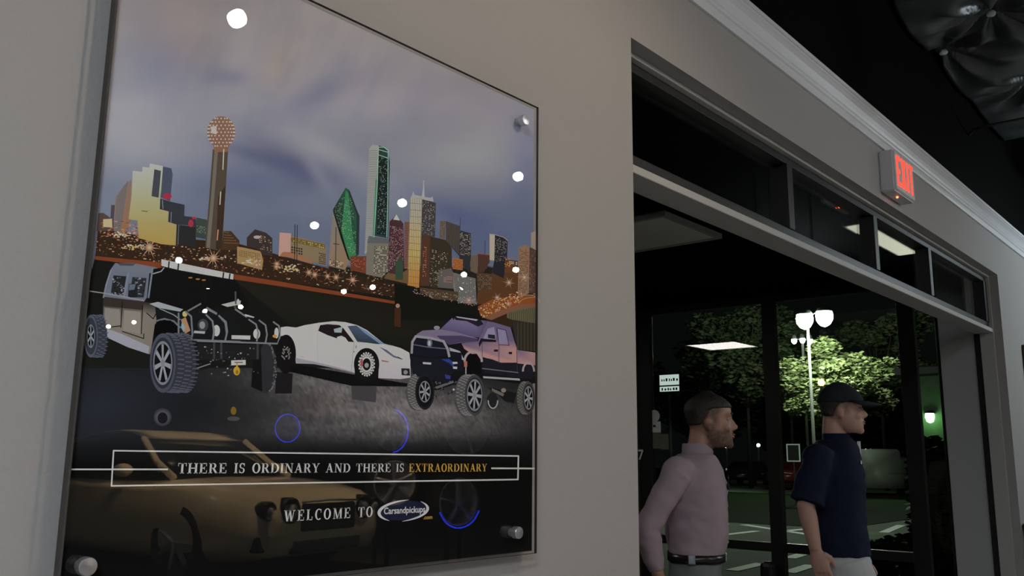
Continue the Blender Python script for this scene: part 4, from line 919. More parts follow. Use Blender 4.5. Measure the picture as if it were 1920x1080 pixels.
c = on_x(1204.5, 853, DX); bm = bmesh.new(); prism(bm, [(-.020, .040), (.024, .040), (.024, .028), (-.002, -.035), (-.016, -.035), (.008, .026), (-.020, .026)], lambda u, v, d: Vector((DX-.026-d, c[1]-u, c[2]+v)), 0, .001)
tag(finish('number_decal', bm, m_stw), 'small white numeral on the storefront frame', 'sticker')

# ================================================================== OUTSIDE: CAR PARK AT NIGHT
m_asph = mat('asphalt', (.085, .10, .080, 1), .9, spec=.12, var=.25, vscale=1.5, bump=.3, bscale=40)
gr = struct(boxo('ground', m_asph, SX+.06, 140, -60, 110, -.25, -.03), 'asphalt of the car park')
m_line = mat('line_paint', (.62, .66, .60, 1), .7)
for (x0, y0), (x1, y1), wd in (((1372, 1070), (1428, 1057), .2), ((1478, 1074), (1522, 1060), .2), ((1480, 1047), (1506, 1039), .2), ((1395, 984), (1520, 1003), .2), ((1470, 996), (1516, 992), .2), ((1360, 1003), (1420, 996), .2), ((1630, 1010), (1690, 985), .2)):
    a, b = on_z(x0, y0, -.028), on_z(x1, y1, -.028); d = Vector(b-a).normalized(); n = Vector((-d.y, d.x, 0))*wd/2; bm = bmesh.new()
    q = [Vector(a)-n, Vector(b)-n, Vector(b)+n, Vector(a)+n]; lo = [bm.verts.new((v.x, v.y, -.031)) for v in q]; hi = [bm.verts.new((v.x, v.y, -.022)) for v in q]
    bm.faces.new(hi); bm.faces.new(lo[::-1])
    for k in range(4): bm.faces.new((lo[k], lo[(k+1) % 4], hi[(k+1) % 4], hi[k]))
    finish('parking_line', bm, m_line, gr)
m_grass = mat('lawn', (.007, .012, .005, 1), .95, spec=.02, var=.5, vscale=2.5, bump=.6, bscale=30)
struct(boxo('lawn', m_grass, 20.5, 40, 6.6, 46, -.06, -.02), 'dark lawn strip beyond the parking bays')
bm = bmesh.new(); c = on_z(1655, 1015, 0); lathe(bm, [(.01, -.05), (1.2, -.05), (1.2, .04), (.9, .10), (.01, .12)], 'Z', 24)
o = finish('grass_island', bm, mat('island_grass', (.05, .11, .04, 1), .9, var=.4, vscale=4), None, False, (c[0], c[1], 0)); struct(o, 'small grass island beside the parking bays')
m_pole = mat('pole_metal', (.07, .075, .065, 1), .6)
def lamp_post(x, y, h, heads, power, lens_s, label, r=.30):
    e = empty('lamp_post', (x, y, -.03)); tag(e, label, 'street lamp', 'lamp posts of the car park')
    bm = bmesh.new(); tube(bm, [(0, 0, 0), (0, 0, .6), (0, 0, h)], [.09, .075, .05], 12); finish('pole', bm, m_pole, e, True)
    bm = bmesh.new(); lathe(bm, [(.28, 0), (.28, .5), (.22, .55)], 'Z', 18); finish('base', bm, m_pole, e)
    for dx, dy, dz in heads:
        bm = bmesh.new(); tube(bm, [(0, 0, h-.1), (dx*.5, dy*.5, h+dz*.8), (dx, dy, h+dz)], .03, 8); finish('arm', bm, m_pole, e, True)
        hd = empty('lamp_head', (dx, dy, h+dz)); hd.parent = e
        bm = bmesh.new(); lathe(bm, [(.05, .22), (r*.7, .18), (r, .03), (r, 0), (r*.93, 0), (r*.93, .03), (.04, .15)], 'Z', 20); finish('shade', bm, m_pole, hd, True)
        bm = bmesh.new(); lathe(bm, [(r*.9, .02), (r*1.02, -.45*r), (r*.95, -1.05*r), (r*.6, -1.6*r), (.03, -1.85*r)], 'Z', 20); finish('lens', bm, emit_mat('lot_lens_%d' % lens_s, (.90, 1.0, .88, 1), lens_s), hd, True)
        ld = bpy.data.lights.new('lot_light', 'POINT'); ld.energy = power; ld.color = (.90, 1.0, .80); ld.shadow_soft_size = .25
        lo = bpy.data.objects.new('lot_light', ld); COL.objects.link(lo); lo.parent = hd; lo.location = (0, 0, -.95)
p1 = on_x(1514, 600, 36); lamp_post(p1[0], p1[1], p1[2]+.25, [(0, .12, .02), (.25, -.62, .10)], 1350, 60, 'tall lamp post with two blazing heads beside the lit tree', .34)
p2 = on_x(1504, 626, 42.4); lamp_post(p2[0], p2[1], p2[2]-.2, [(0, .42, 0), (0, 0.0, 0), (.2, -.30, -.05)], 60, 22, 'distant lamp post with three small heads below the blazing one', .13)
lamp_post(17, 13.5, 6.4, [(0, -.5, 0), (0, .5, 0)], 240, 60, 'unseen lamp post added to light the near parking bays')  # post hidden behind the wall, added to light the near asphalt

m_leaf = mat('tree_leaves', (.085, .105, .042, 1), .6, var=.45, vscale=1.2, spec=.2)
m_leaf_shade = mat('shaded_leaves', (.028, .040, .018, 1), .7, var=.4, vscale=1.5, spec=.2)  # leaf colour darkened to stand for foliage the lamps hardly reach
m_bark = mat('bark', (.02, .017, .013, 1), .9, bump=.6, bscale=20)
def tree(name, x, y, z0, crown, n, leaf, m, label, grp, seed, trunk_r=.16):
    """crown: list of (dx,dy,z,rx,rz) leafy clumps"""
    rnd = random.Random(seed); e = empty(name, (x, y, z0)); tag(e, label, 'tree' if 'tree' in name else 'shrub', grp)
    zs = min(c[2] for c in crown); bm = bmesh.new(); tube(bm, [(0, 0, 0), (.05, .03, zs*.5), (0, 0, zs)], [trunk_r, trunk_r*.8, trunk_r*.6], 9)
    finish('trunk', bm, m_bark, e, True)
    for dx, dy, z, rx, rz in crown:
        bm = bmesh.new(); tube(bm, [(0, 0, zs*.8), (dx*.5, dy*.5, (zs+z)/2), (dx, dy, z)], [trunk_r*.5, trunk_r*.3, .02], 6); finish('branch', bm, m_bark, e, True)
    vs, fs = [], []
    for _ in range(n):
        dx, dy, z, rx, rz = rnd.choice(crown); v = Vector((rnd.gauss(0, 1), rnd.gauss(0, 1), rnd.gauss(0, 1))).normalized()*(rnd.random()**.45)
        p = Vector((dx+v.x*rx, dy+v.y*rx, z+v.z*rz)); nrm = Vector((rnd.gauss(0, 1), rnd.gauss(0, 1), rnd.gauss(0, 1)+.6)).normalized(); _, u, w_ = frame_of(nrm); s = leaf*rnd.uniform(.6, 1.3); b = len(vs)
        vs += [p-u*s, p+w_*s*.45, p+u*s, p-w_*s*.45]; fs.append((b, b+1, b+2, b+3))
    me = bpy.data.meshes.new('foliage'); me.from_pydata([tuple(v) for v in vs], [], fs); me.materials.append(m); o = bpy.data.objects.new('foliage', me); COL.objects.link(o); o.parent = e; o['kind'] = 'stuff'
    return e
def clumps(seed, n, ry, z0, z1, r0, r1, rx=1.2):
    rnd = random.Random(seed); out = []
    while len(out) < n:
        u, v, w_ = rnd.uniform(-1, 1), rnd.uniform(-1, 1), rnd.uniform(-1, 1)
        if u*u+v*v+w_*w_ > 1: continue
        r = rnd.uniform(r0, r1); out.append((u*rx, v*ry, (z0+z1)/2+w_*(z1-z0)/2, r, r*.7))
    return out
def tree_at(px, X, ytop, ybot, pw, n, nl, leaf, m, label, seed, tr=.12):
    c = on_x(px, 700, X); zt, zb_ = on_x(px, ytop, X)[2], on_x(px, ybot, X)[2]; ry = abs(on_x(px-pw/2, 700, X)[1]-on_x(px+pw/2, 700, X)[1])/2
    tree('tree', c[0], c[1], -.03, clumps(seed, n, ry, zb_, zt, ry*.22, ry*.42, ry*.8), nl, leaf, m, label, 'trees around the car park', seed, tr)
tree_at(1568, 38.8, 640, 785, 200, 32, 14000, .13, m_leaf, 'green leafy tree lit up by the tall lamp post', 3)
tree_at(1650, 49, 575, 790, 200, 24, 9000, .17, m_leaf_shade, 'shadowy tree to the right of the lit one', 5)
tree_at(1400, 46, 560, 740, 200, 24, 8000, .16, m_leaf_shade, 'dim tree behind the storefront mullion', 8)
tree_at(1480, 52, 600, 790, 120, 18, 7000, .17, m_leaf_shade, 'dim tree between the mullion and the tall lamp post', 14)
tree_at(1290, 66, 650, 830, 240, 20, 6000, .26, m_leaf_shade, 'dark tree behind the pink-shirted man', 17, .2)
tree_at(1600, 80, 730, 850, 420, 30, 9000, .36, m_leaf_shade, 'broad dark tree behind the parked vehicles', 11, .25)
c = on_x(1760, 900, 9.0); tree('shrub', c[0], c[1], -.03, [(0, 0, .9, .30, .6), (.05, .05, 1.35, .24, .4), (0, .12, .5, .30, .4)], 3500, .06, m_leaf_shade, 'dark upright shrub just outside the glass', None, 21, .04)
c = on_x(1690, 1040, 11.2); tree('shrub', c[0], c[1], -.03, [(0, 0, .35, .34, .3), (0, .25, .3, .26, .26)], 2200, .06, m_leaf_shade, 'low dark shrub beside the upright one', None, 22, .03)

# sign, notice board, building with a green lamp
c = on_x(1255, 716, 55); k_ = 55/18.0
sg = empty('pylon_sign', (c[0], c[1], 0)); tag(sg, 'backlit white roadside sign on a pole', 'sign'); sw = 1.55
m_lit = emit_mat('sign_face', (.86, 1.0, .93, 1), .62); m_ink2 = mat('sign_ink', (.02, .02, .02, 1), .6)
bm = bmesh.new(); tube(bm, [(0, 0, -.03), (0, 0, c[2]-.9)], .10, 10); finish('pole', bm, m_pole, sg, True)
boxo('cabinet', m_bronze, 0, .30, -sw/2-.05, sw/2+.05, c[2]-.75, c[2]+.55, .02, sg)
boxo('sign_panel', m_lit, -.02, .0, -sw/2, sw/2, c[2]-.22, c[2]+.50, 0, sg); boxo('sign_panel', m_lit, -.02, .0, -sw/2, sw/2, c[2]-.66, c[2]-.32, 0, sg)
rnd = random.Random(4)
for zz, hh in ((c[2]+.16, .22), (c[2]-.49, .20)):
    y = sw/2-.15
    while y > -sw/2+.2:
        wd = rnd.uniform(.07, .14); boxo('smudged_mark', m_ink2, -.03, -.02, y-wd, y, zz-hh/2, zz+hh/2*rnd.uniform(.3, 1), 0, sg); y -= wd+rnd.uniform(.06, .14)
c = on_x(1488, 849, 30); nb = empty('notice_board', (c[0], c[1], 0)); tag(nb, 'small white-edged notice board on a post', 'sign')
bm = bmesh.new(); tube(bm, [(0, 0, 0), (0, 0, c[2]-.25)], .03, 8); finish('post', bm, m_pole, nb)
m_nb = mat('board_white_glow', (.75, .8, .76, 1), .5, emit=(.8, 1, .9, 1), estr=.10)  # faint emission stands in for lamp light on the white border
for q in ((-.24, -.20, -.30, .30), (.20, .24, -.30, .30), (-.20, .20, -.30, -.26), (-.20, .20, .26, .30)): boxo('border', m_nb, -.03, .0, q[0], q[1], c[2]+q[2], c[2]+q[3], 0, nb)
boxo('board', m_bronze, -.015, .01, -.20, .20, c[2]-.26, c[2]+.26, 0, nb)
c = on_x(1742, 782, 30); bl = empty('far_building', (30.2, 5.0, -.03)); tag(bl, 'dark building across the car park with a green wall lamp', 'building')
boxo('wall', mat('render_wall', (.10, .13, .09, 1), .9, var=.2, vscale=3), 0, 6, -6, 2.95, 0, 4.2, 0, bl); boxo('roof', m_bronze, -.3, 6.3, -6.3, 3.2, 4.2, 4.45, .02, bl)
wl = empty('wall_lamp', (-.12, c[1]-5.0, c[2]+.03)); wl.parent = bl
boxo('bracket', m_bronze, 0, .14, -.05, .05, .12, .22, .01, wl)
bm = bmesh.new(); lathe(bm, [(.03, .20), (.16, .15), (.17, .12), (.05, .12)], 'Z', 16); finish('cap', bm, m_bronze, wl, True)
bm = bmesh.new(); lathe(bm, [(.13, .12), (.14, 0), (.10, -.14), (.02, -.18)], 'Z', 16); finish('globe', bm, emit_mat('green_globe', (.45, 1.0, .40, 1), 9.0), wl, True)
ld = bpy.data.lights.new('green_light', 'POINT'); ld.energy = 16; ld.color = (.35, 1, .30); ld.shadow_soft_size = .12; lo = bpy.data.objects.new('green_light', ld); COL.objects.link(lo); lo.parent = wl; lo.location = (-.22, 0, -.02)
# far lit canopy strip
c = on_x(1640, 843, 95); fc = empty('canopy', (95, c[1], -.03)); tag(fc, 'distant canopy with a bright light strip along its edge', 'canopy')
boxo('roof', m_bronze, 0, 6, -3.6, 3.0, c[2]+.1, c[2]+.7, .02, fc); boxo('light_strip', emit_mat('canopy_light', (.9, 1, .85, 1), 2.2), -.06, 0, -.2, 2.0, c[2]-.12, c[2]+.12, 0, fc)
for yy in (-3.2, 2.6):
    bm = bmesh.new(); tube(bm, [(.6, yy, 0), (.6, yy, c[2]+.15)], .12, 8); finish('post', bm, m_pole, fc)
for px, py, X, col, s, lb in ((1362, 837, 62, (.9, 1, .85, 1), 16, 'tiny white light on a bollard left of the mullion'), (1422, 835, 62, (.9, 1, .9, 1), 12, 'tiny white light on a bollard near the mullion'), (1427, 889, 60, (1, .42, .08, 1), 8, 'tiny amber light on a low bollard'), (1540, 718, 33.5, (1, .55, .10, 1), 12, 'amber light on a post behind the capped man'), (1707, 846, 70, (.9, 1, .95, 1), 14, 'tiny white light on a bollard by the parked vehicles')):
    c = on_x(px, py, X); b = empty('bollard_light', (c[0], c[1], -.03)); tag(b, lb, 'light', 'small distant lights in the car park')
    bm = bmesh.new(); tube(bm, [(0, 0, 0), (0, 0, c[2]-.06)], .06, 8); finish('post', bm, m_pole, b)
    bm = bmesh.new(); ball(bm, (0, 0, c[2]+.04), .13, 10, 7); finish('globe', bm, emit_mat('bollard_%d_%d' % (px, py), col, s), b, True)

# parked vehicles
m_tyre = mat('tyre_rubber', (.012, .012, .012, 1), .8); m_cglass = mat('car_glass', (.01, .012, .014, 1), .08)
def vehicle(x, y, rz, prof, glass, length_w, paint, label, wheels, wr=.34, tail=None, kind='car'):
    e = empty('parked_'+kind, (x, y, -.03), rz); tag(e, label, kind, 'vehicles parked outside'); hw = length_w/2
    bm = bmesh.new(); prism(bm, prof, lambda u, v, d: Vector((u, d, v)), -hw, hw)
    for v in bm.verts:
        if v.co.z > 1.05: v.co.y *= .86
    bmesh.ops.bevel(bm, geom=list(bm.edges), offset=.05, segments=2, affect='EDGES'); finish('body', bm, paint, e, True)
    for g in glass:
        for s in (-1, 1):
            bm = bmesh.new(); prism(bm, g, lambda u, v, d: Vector((u, d, v)), s*(hw*.90), s*(hw*.985)); finish('side_window', bm, m_cglass, e)
    for wx in wheels:
        for s in (-1, 1):
            bm = bmesh.new(); lathe(bm, [(.12, s*(hw-.20)), (wr, s*(hw-.20)), (wr, s*(hw+.005)), (wr*.62, s*(hw+.01)), (wr*.55, s*(hw-.02)), (.03, s*(hw-.01))], 'Y', 20, (wx, 0, wr)); finish('wheel', bm, m_tyre, e, True)
    if tail:
        for s in (-1, 1): boxo('tail_lamp', tail, prof[0][0]-.03, prof[0][0]+.03, s*hw*.7-.08, s*hw*.7+.08, .78, .98, .01, e)
    return e
van = [(-2.3, .35), (-2.35, 1.0), (-2.25, 2.0), (-.2, 2.05), (.9, 1.95), (1.5, 1.2), (2.2, 1.05), (2.35, .7), (2.3, .35)]
suv = [(-2.2, .38), (-2.3, .95), (-2.1, 1.65), (-.6, 1.75), (.4, 1.68), (1.0, 1.10), (2.1, .98), (2.3, .7), (2.25, .38)]
sed = [(-2.2, .35), (-2.3, .85), (-1.7, 1.02), (-1.0, 1.42), (.2, 1.42), (.9, 1.0), (2.1, .85), (2.25, .6), (2.2, .35)]
c = on_x(1648, 900, 43); vehicle(c[0], c[1], radians(20), van, [[(-.4, 1.2), (.95, 1.2), (.55, 1.8), (-.4, 1.85)]], 1.95, mat('white_paint', (.62, .68, .62, 1), .35), 'white van parked beyond the capped man', (-1.45, 1.45), kind='van')
c = on_x(1722, 900, 52); vehicle(c[0], c[1], radians(15), suv, [[(-1.9, 1.08), (.3, 1.08), (.2, 1.58), (-1.8, 1.55)]], 1.9, mat('grey_paint', (.10, .11, .10, 1), .3), 'dark grey utility vehicle parked beside the white van', (-1.4, 1.4), kind='car')
c = on_x(1478, 905, 47); vehicle(c[0], c[1], radians(200), sed, [[(-1.4, 1.0), (.6, 1.0), (.15, 1.34), (-1.0, 1.34)]], 1.8, mat('red_paint', (.12, .012, .012, 1), .3), 'dark red saloon parked behind the notice board', (-1.35, 1.35), tail=mat('tail_red', (.4, .01, .01, 1), .3, emit=(1, .05, .03, 1), estr=.5))
c = on_x(1400, 900, 52); vehicle(c[0], c[1], radians(190), sed, [[(-1.4, 1.0), (.6, 1.0), (.15, 1.34), (-1.0, 1.34)]], 1.8, mat('black_car_paint', (.015, .016, .016, 1), .25), 'black saloon parked left of the mullion', (-1.35, 1.35))

# ================================================================== TWO MEN WALKING IN
def man_frame(px, py_ref, depth):
    d = ray(px, py_ref); base = C0+d*depth; base[2] = 0.0
    vd = np.array([base[0]-C0[0], base[1]-C0[1]]); vd /= np.linalg.norm(vd); rz = atan2(-vd[0], vd[1])   # forward = image right
    fwd = np.array([vd[1], -vd[0], 0.0]); nrm = np.array([vd[0], vd[1], 0.0])
    def loc(x, y):                           # pixel on the man's own vertical plane -> (forward, height)
        r = ray(x, y); t = ((base-C0)@nrm)/(r@nrm); p = C0+r*t; return float((p-base)@fwd), float(p[2])
    return base, rz, loc
m_skin = mat('skin', (.42, .24, .17, 1), .5, var=.06, vscale=9); m_hair = mat('dark_hair', (.022, .016, .012, 1), .6, bump=.6, bscale=160)
m_eyew = mat('eye_white', (.30, .27, .25, 1), .4); m_iris = mat('eye_dark', (.03, .02, .015, 1), .1); m_lip = mat('lips', (.34, .14, .12, 1), .45)
HEAD = [(0.0, .070, .005, .028), (.05, .092, -.012, .043), (.13, .096, -.035, .053), (.22, .094, -.058, .060), (.32, .090, -.080, .066), (.42, .087, -.094, .069), (.52, .084, -.100, .071), (.60, .093, -.104, .073), (.70, .093, -.105, .074), (.80, .082, -.098, .071), (.88, .064, -.084, .063), (.95, .038, -.058, .046), (1.0, .008, -.026, .016)]
def head_xy(t):
    for a, b in zip(HEAD, HEAD[1:]):
        if a[0] <= t <= b[0]:
            f = (t-a[0])/(b[0]-a[0]); return [a[i]*(1-f)+b[i]*f for i in (1, 2, 3)]
    return list(HEAD[-1][1:])
def hring(cx, cz, s, t, H, grow=0.0, front=None, drop=0.0):
    f, b, w_ = head_xy(max(0, min(1, t))); f += grow; b -= grow; w_ += grow
    if front is not None: f = min(f, front)
    return [Vector((cx+s*v.x, s*v.y, cz+H*t)) for v in ell_ring((f+b)/2, 0, 0, max((f-b)/2, .004), w_, 28, 2.25)]
def head_into(bm, cx, cz, H):
    s = H/.235
    rings_loft(bm, [hring(cx, cz, s, t, H) for t, *_ in HEAD])
    Z = lambda t: cz+H*t
    rings_loft(bm, [[Vector((cx+s*x, s*y, Z(t))) for x, y in ((.070, -wd), (tip, -wd*.55), (tip+.003, 0), (tip, wd*.55), (.070, wd), (.05, 0))] for t, tip, wd in ((.29, .094, .013), (.33, .111, .019), (.37, .119, .016), (.44, .107, .010), (.53, .094, .009), (.58, .093, .010))])   # nose
    for sg in (-1, 1):
        ball(bm, (cx-s*.008, sg*s*.074, Z(.43)), (s*.019, s*.010, s*.031), 12, 8); ball(bm, (cx-s*.004, sg*s*.078, Z(.33)), (s*.010, s*.007, s*.012), 10, 6)
        ball(bm, (cx+s*.074, sg*s*.034, Z(.60)), (s*.020, s*.024, s*.010), 10, 6)          # brow ridge
        ball(bm, (cx+s*.071, sg*s*.033, Z(.548)), (s*.014, s*.017, s*.006), 10, 6); ball(bm, (cx+s*.066, sg*s*.040, Z(.36)), (s*.022, s*.020, s*.022), 10, 6)          # cheekbone
    ball(bm, (cx+s*.093, 0, Z(.235)), (s*.010, s*.024, s*.007), 10, 6); ball(bm, (cx+s*.090, 0, Z(.185)), (s*.011, s*.021, s*.008), 10, 6); ball(bm, (cx+s*.080, 0, Z(.05)), (s*.020, s*.022, s*.018), 10, 6)
def face_parts(parent, cx, cz, H):
    s = H/.235; Z = lambda t: cz+H*t
    for sg in (-1, 1):
        bm = bmesh.new(); ball(bm, (cx+s*.0725, sg*s*.032, Z(.515)), s*.0120, 12, 8); e = finish('eye', bm, m_eyew, parent, True)
        bm = bmesh.new(); ball(bm, (cx+s*.0812, sg*s*.0325, Z(.515)), (s*.0042, s*.0056, s*.0056), 10, 6); finish('iris', bm, m_iris, e, True)
        bm = bmesh.new(); tube(bm, [(cx+s*.096, sg*s*.014, Z(.600)), (cx+s*.094, sg*s*.034, Z(.618)), (cx+s*.078, sg*s*.052, Z(.600))], [s*.004, s*.0048, s*.003], 8); finish('eyebrow', bm, m_hair, parent, True)
    bm = bmesh.new(); ball(bm, (cx+s*.098, 0, Z(.232)), (s*.0075, s*.023, s*.005), 12, 6); ball(bm, (cx+s*.0955, 0, Z(.188)), (s*.008, s*.020, s*.006), 12, 6); finish('mouth', bm, m_lip, parent, True)
def hand_into(bm, wrist, direc, side, fwd, curl=.5, s=1.0):
    """palm + five curled fingers; side: direction of the thumb side; fwd: palm-facing direction"""
    d = Vector(direc).normalized(); n = Vector(fwd); n = (n-d*n.dot(d)).normalized(); t = d.cross(n).normalized()
    if t.dot(Vector(side)) < 0: t = -t
    w0 = Vector(wrist)
    rings_loft(bm, [[w0+d*s*a+t*(s*b*cos(k*pi/5))+n*(s*c*sin(k*pi/5)) for k in range(10)] for a, b, c in ((-.02, .026, .020), (.015, .030, .018), (.05, .041, .017), (.085, .042, .015), (.098, .036, .012))])
    for i, (o, L) in enumerate(((.030, .072), (.010, .080), (-.011, .074), (-.031, .058))):
        p = w0+d*s*.088+t*s*o; pts = [p]; dd = d.copy()
        for f, a in ((.45, .30), (.30, .55), (.25, .5)):
            ang = curl*a*1.6; dd = (dd*cos(ang)+n*sin(ang)).normalized(); p = p+dd*s*L*f; pts.append(p)
        tube(bm, pts, [s*.0095, s*.009, s*.0082, s*.007], 8)
    p = w0+d*s*.025+t*s*.030; tube(bm, [p, p+(t*.7+d*.7+n*.25)*s*.030, p+(t*.75+d*1.5+n*.6)*s*.030, p+(t*.7+d*2.2+n*1.0)*s*.029], [s*.013, s*.0115, s*.010, s*.008], 8)
def torso_rings(loc, rows, yc=0.0, dz=0.0, grow=0.0, n=32):
    out = []
    for py, xf, xb, hw in rows:
        f, z = loc(xf, py); b, _ = loc(xb, py); out.append(ell_ring((f+b)/2, yc, z+dz, (f-b)/2+grow, hw+grow, n, 2.5))
    return out
def legs_into(bm, hx, hz, spec, grow=0.0, foot=True):
    for side, (kx, kz, ax, az, tx) in spec:
        y = side*.086
        tube(bm, [(hx, y, hz), (hx*.6+kx*.4, y, hz*.6+kz*.4), (kx, y*.98, kz), (kx*.5+ax*.5-.02, y*.95, (kz+az)/2), (ax, y*.95, az)], [.080+grow, .076+grow, .058+grow, .056+grow, .042+grow*1.6], 16)

# ---- man in the pale pink shirt
b1, rz1, L1 = man_frame(1300, 900, 4.12)
man1 = empty('person', tuple(b1), rz1); tag(man1, 'dark-haired bearded man in a pale pink shirt and grey trousers, walking to the right', 'person')
hx, hz_t = L1(1326, 737); _, hz_c = L1(1350, 839); H1 = hz_t-hz_c; hcx = L1(1331, 800)[0]
rows1 = [(842, 1328, 1287, .062), (852, 1338, 1276, .085), (862, 1346, 1262, .125), (878, 1354, 1252, .160), (910, 1361, 1250, .176), (960, 1363, 1254, .170), (1005, 1365, 1256, .166), (1045, 1354, 1258, .160)]
sh = (L1(1272, 886)[0], -.185, L1(1272, 886)[1]); el = (L1(1216, 985)[0], -.235, L1(1216, 985)[1]); wr = (L1(1237, 1066)[0], -.225, L1(1237, 1066)[1])
sh2 = (sh[0]+.02, .185, sh[2]); el2 = (sh[0]-.02, .225, sh[2]-.29); wr2 = (sh[0]+.02, .21, sh[2]-.54)
hipx, hipz = L1(1304, 1075); floor_legs1 = [(-1, (hipx+.10, .50, hipx-.10, .09, 0)), (1, (hipx+.16, .52, hipx+.26, .09, 0))]
def arms(bm, sh_, el_, wr_, r0, r1, r2):
    sv, ev, wv = Vector(sh_), Vector(el_), Vector(wr_)
    ball(bm, sv+Vector((0, -sv.y*.10, .004)), (r0*1.22, r0*1.18, r0*1.12), 16, 10); iv = Vector((sv.x+.01, sv.y*.45, sv.z+.012))
    tube(bm, [iv, sv], [r0*1.05, r0*1.10], 16)
    tube(bm, [sv, sv.lerp(ev, .35), sv.lerp(ev, .8), ev, ev.lerp(wv, .3), ev.lerp(wv, .75), wv], [r0*1.1, r0, r1*1.05, r1, r1*1.02, r2*1.2, r2], 16)
bm = bmesh.new(); head_into(bm, hcx, hz_c, H1)
tube(bm, [(hcx-.035, 0, hz_c+.085), (hcx-.045, 0, hz_c+.01), (L1(1306, 858)[0], 0, L1(1306, 858)[1])], [.056, .058, .068], 18)
rings_loft(bm, torso_rings(L1, rows1, grow=-.014)); arms(bm, sh, el, wr, .045, .037, .027); arms(bm, sh2, el2, wr2, .045, .037, .027)
legs_into(bm, hipx, hipz+.06, floor_legs1)
hand_into(bm, wr, (.28, -.02, -1), (.9, .3, 0), (.2, .95, 0), .55); hand_into(bm, wr2, (.5, -.1, -.8), (.9, -.2, 0), (.2, -.95, 0), .5)
body1 = remesh('body', bm, m_skin, .0060, man1, 2)
face_parts(body1, hcx, hz_c, H1)
def hair_cap(parent, cx, cz, H, m, grow=.009, name='hair', lo=.36, fr_lo=.70):
    s = H/.235; bm = bmesh.new(); rs = []
    for t in (lo, lo+.08, lo+.16, fr_lo-.04, fr_lo, fr_lo+.08, .86, .93, .98, 1.02, 1.045):
        front = None if t >= fr_lo else (-.022 if t < .48 else .040)
        rs.append(hring(cx, cz, s, min(t, 1.0), H, grow if t >= fr_lo else grow*(.25+.75*max(0, t-lo)/(fr_lo-lo)), front) if t <= 1 else [Vector((p.x, p.y, p.z+H*(t-1))) for p in hring(cx, cz, s, 1.0, H, grow*.6)])
    rings_loft(bm, rs); return remesh(name, bm, m, .0055, parent, 4, lambda c: .0022*noise.noise(c*120))
hair_cap(body1, hcx, hz_c, H1, m_hair, .007, 'hair', .40, .72)
def growth(body, cx, cz, H, beard, fade, skin, hairc, name):
    me = body.data; s = H/.235; ca = me.color_attributes.new('growth', 'FLOAT_COLOR', 'POINT'); out = []
    sm = lambda a, b, x: (lambda t: t*t*(3-2*t))(max(0, min(1, (x-a)/(b-a))))
    for v in me.vertices:
        t = (v.co.z-cz)/H; x = (v.co.x-cx)/s; y = abs(v.co.y)/s
        lip = sm(.03, .015, y)*sm(.065, .08, x)*sm(.03, .015, abs(t-.21))
        g = beard*sm(.37, .26, t)*sm(-.14, -.02, t)*sm(-.035, -.005, x)*(1-lip)
        side = beard*.9*sm(.48, .40, t)*sm(-.03, -.012, x)*sm(.035, .015, x)*sm(-.05, .05, t)
        f = fade*sm(.30, .46, t)*sm(.048, .020, x-.02*sm(.55, .7, t))*sm(1.2, .9, t)
        f *= 1-sm(.022, .012, math.hypot(x+.008, (t-.42)*.235*.7))*(1 if y > .066 else 0)
        g = max(g, side, f if -.2 < x < .08 else 0); g *= .85+.3*noise.noise(v.co*90); g = max(0, min(1, g))
        out += [skin[i]*(1-g)+hairc[i]*g for i in range(3)]+[1]
    ca.data.foreach_set('color', out)
    m = bpy.data.materials.new(name); m.use_nodes = True; nt = m.node_tree; p = nt.nodes['Principled BSDF']; p.inputs['Roughness'].default_value = .55
    a = nt.nodes.new('ShaderNodeVertexColor'); a.layer_name = 'growth'; nt.links.new(a.outputs[0], p.inputs['Base Color']); me.materials.clear(); me.materials.append(m)
growth(body1, hcx, hz_c, H1, .80, .75, (.42, .24, .17), (.035, .022, .016), 'skin_with_stubble')
# shirt
wrk = lambda k, a: (lambda c: a*(noise.noise(Vector((c.x*9+k, c.y*7, c.z*13)))+.6*noise.noise(Vector((c.x*22, c.y*18+k, c.z*26)))))
m_pink = mat('pink_shirt_cloth', (.36, .29, .33, 1), .85, bump=.15, bscale=400, spec=.1)
bm = bmesh.new(); rings_loft(bm, torso_rings(L1, rows1[1:]+[(1049, 1353, 1254, .172)], grow=.006)); arms(bm, sh, el, (wr[0]*.92+el[0]*.08, wr[1], wr[2]*.92+el[2]*.08), .062, .054, .036); arms(bm, sh2, el2, wr2, .062, .054, .036)
s_, e_ = Vector(sh), Vector(el)
shirt1 = remesh('shirt', bm, m_pink, .0075, man1, 3, wrk(1.3, .0075)); shirt1['label'] = 'pale pink long-sleeved shirt'
bm = bmesh.new(); cxn, czn = L1(1309, 850); rings_loft(bm, [ell_ring(cxn-.010, 0, czn-.012, .074, .082, 24), ell_ring(cxn-.002, 0, czn+.006, .072, .076, 24), ell_ring(cxn-.008, 0, czn+.040, .064, .066, 24), ell_ring(cxn-.010, 0, czn+.044, .060, .062, 24)]); finish('collar', bm, m_pink, shirt1, True)
for k in range(5):
    f, z = L1(1359+min(k, 3), 880+k*34); bm = bmesh.new(); lathe(bm, [(.005, -.002), (.005, .003), (.002, .004)], 'X', 10, (f+.006, 0, z)); finish('button', bm, m_stw, shirt1)
bm = bmesh.new(); bx, bz = L1(1357, 890)
for sg in (-1, 1): ball(bm, (bx+.016, sg*.024-.02, bz-.05), (.006, .020, .017), 12, 8)
tube(bm, [(bx+.018, -.02, bz), (bx+.020, -.02, bz-.04)], .003, 6); gl = finish('sunglasses', bm, mat('sunglass_black', (.01, .01, .01, 1), .15), None, True)
gl.parent = man1; gl['label'] = 'dark sunglasses hooked on the shirt front'
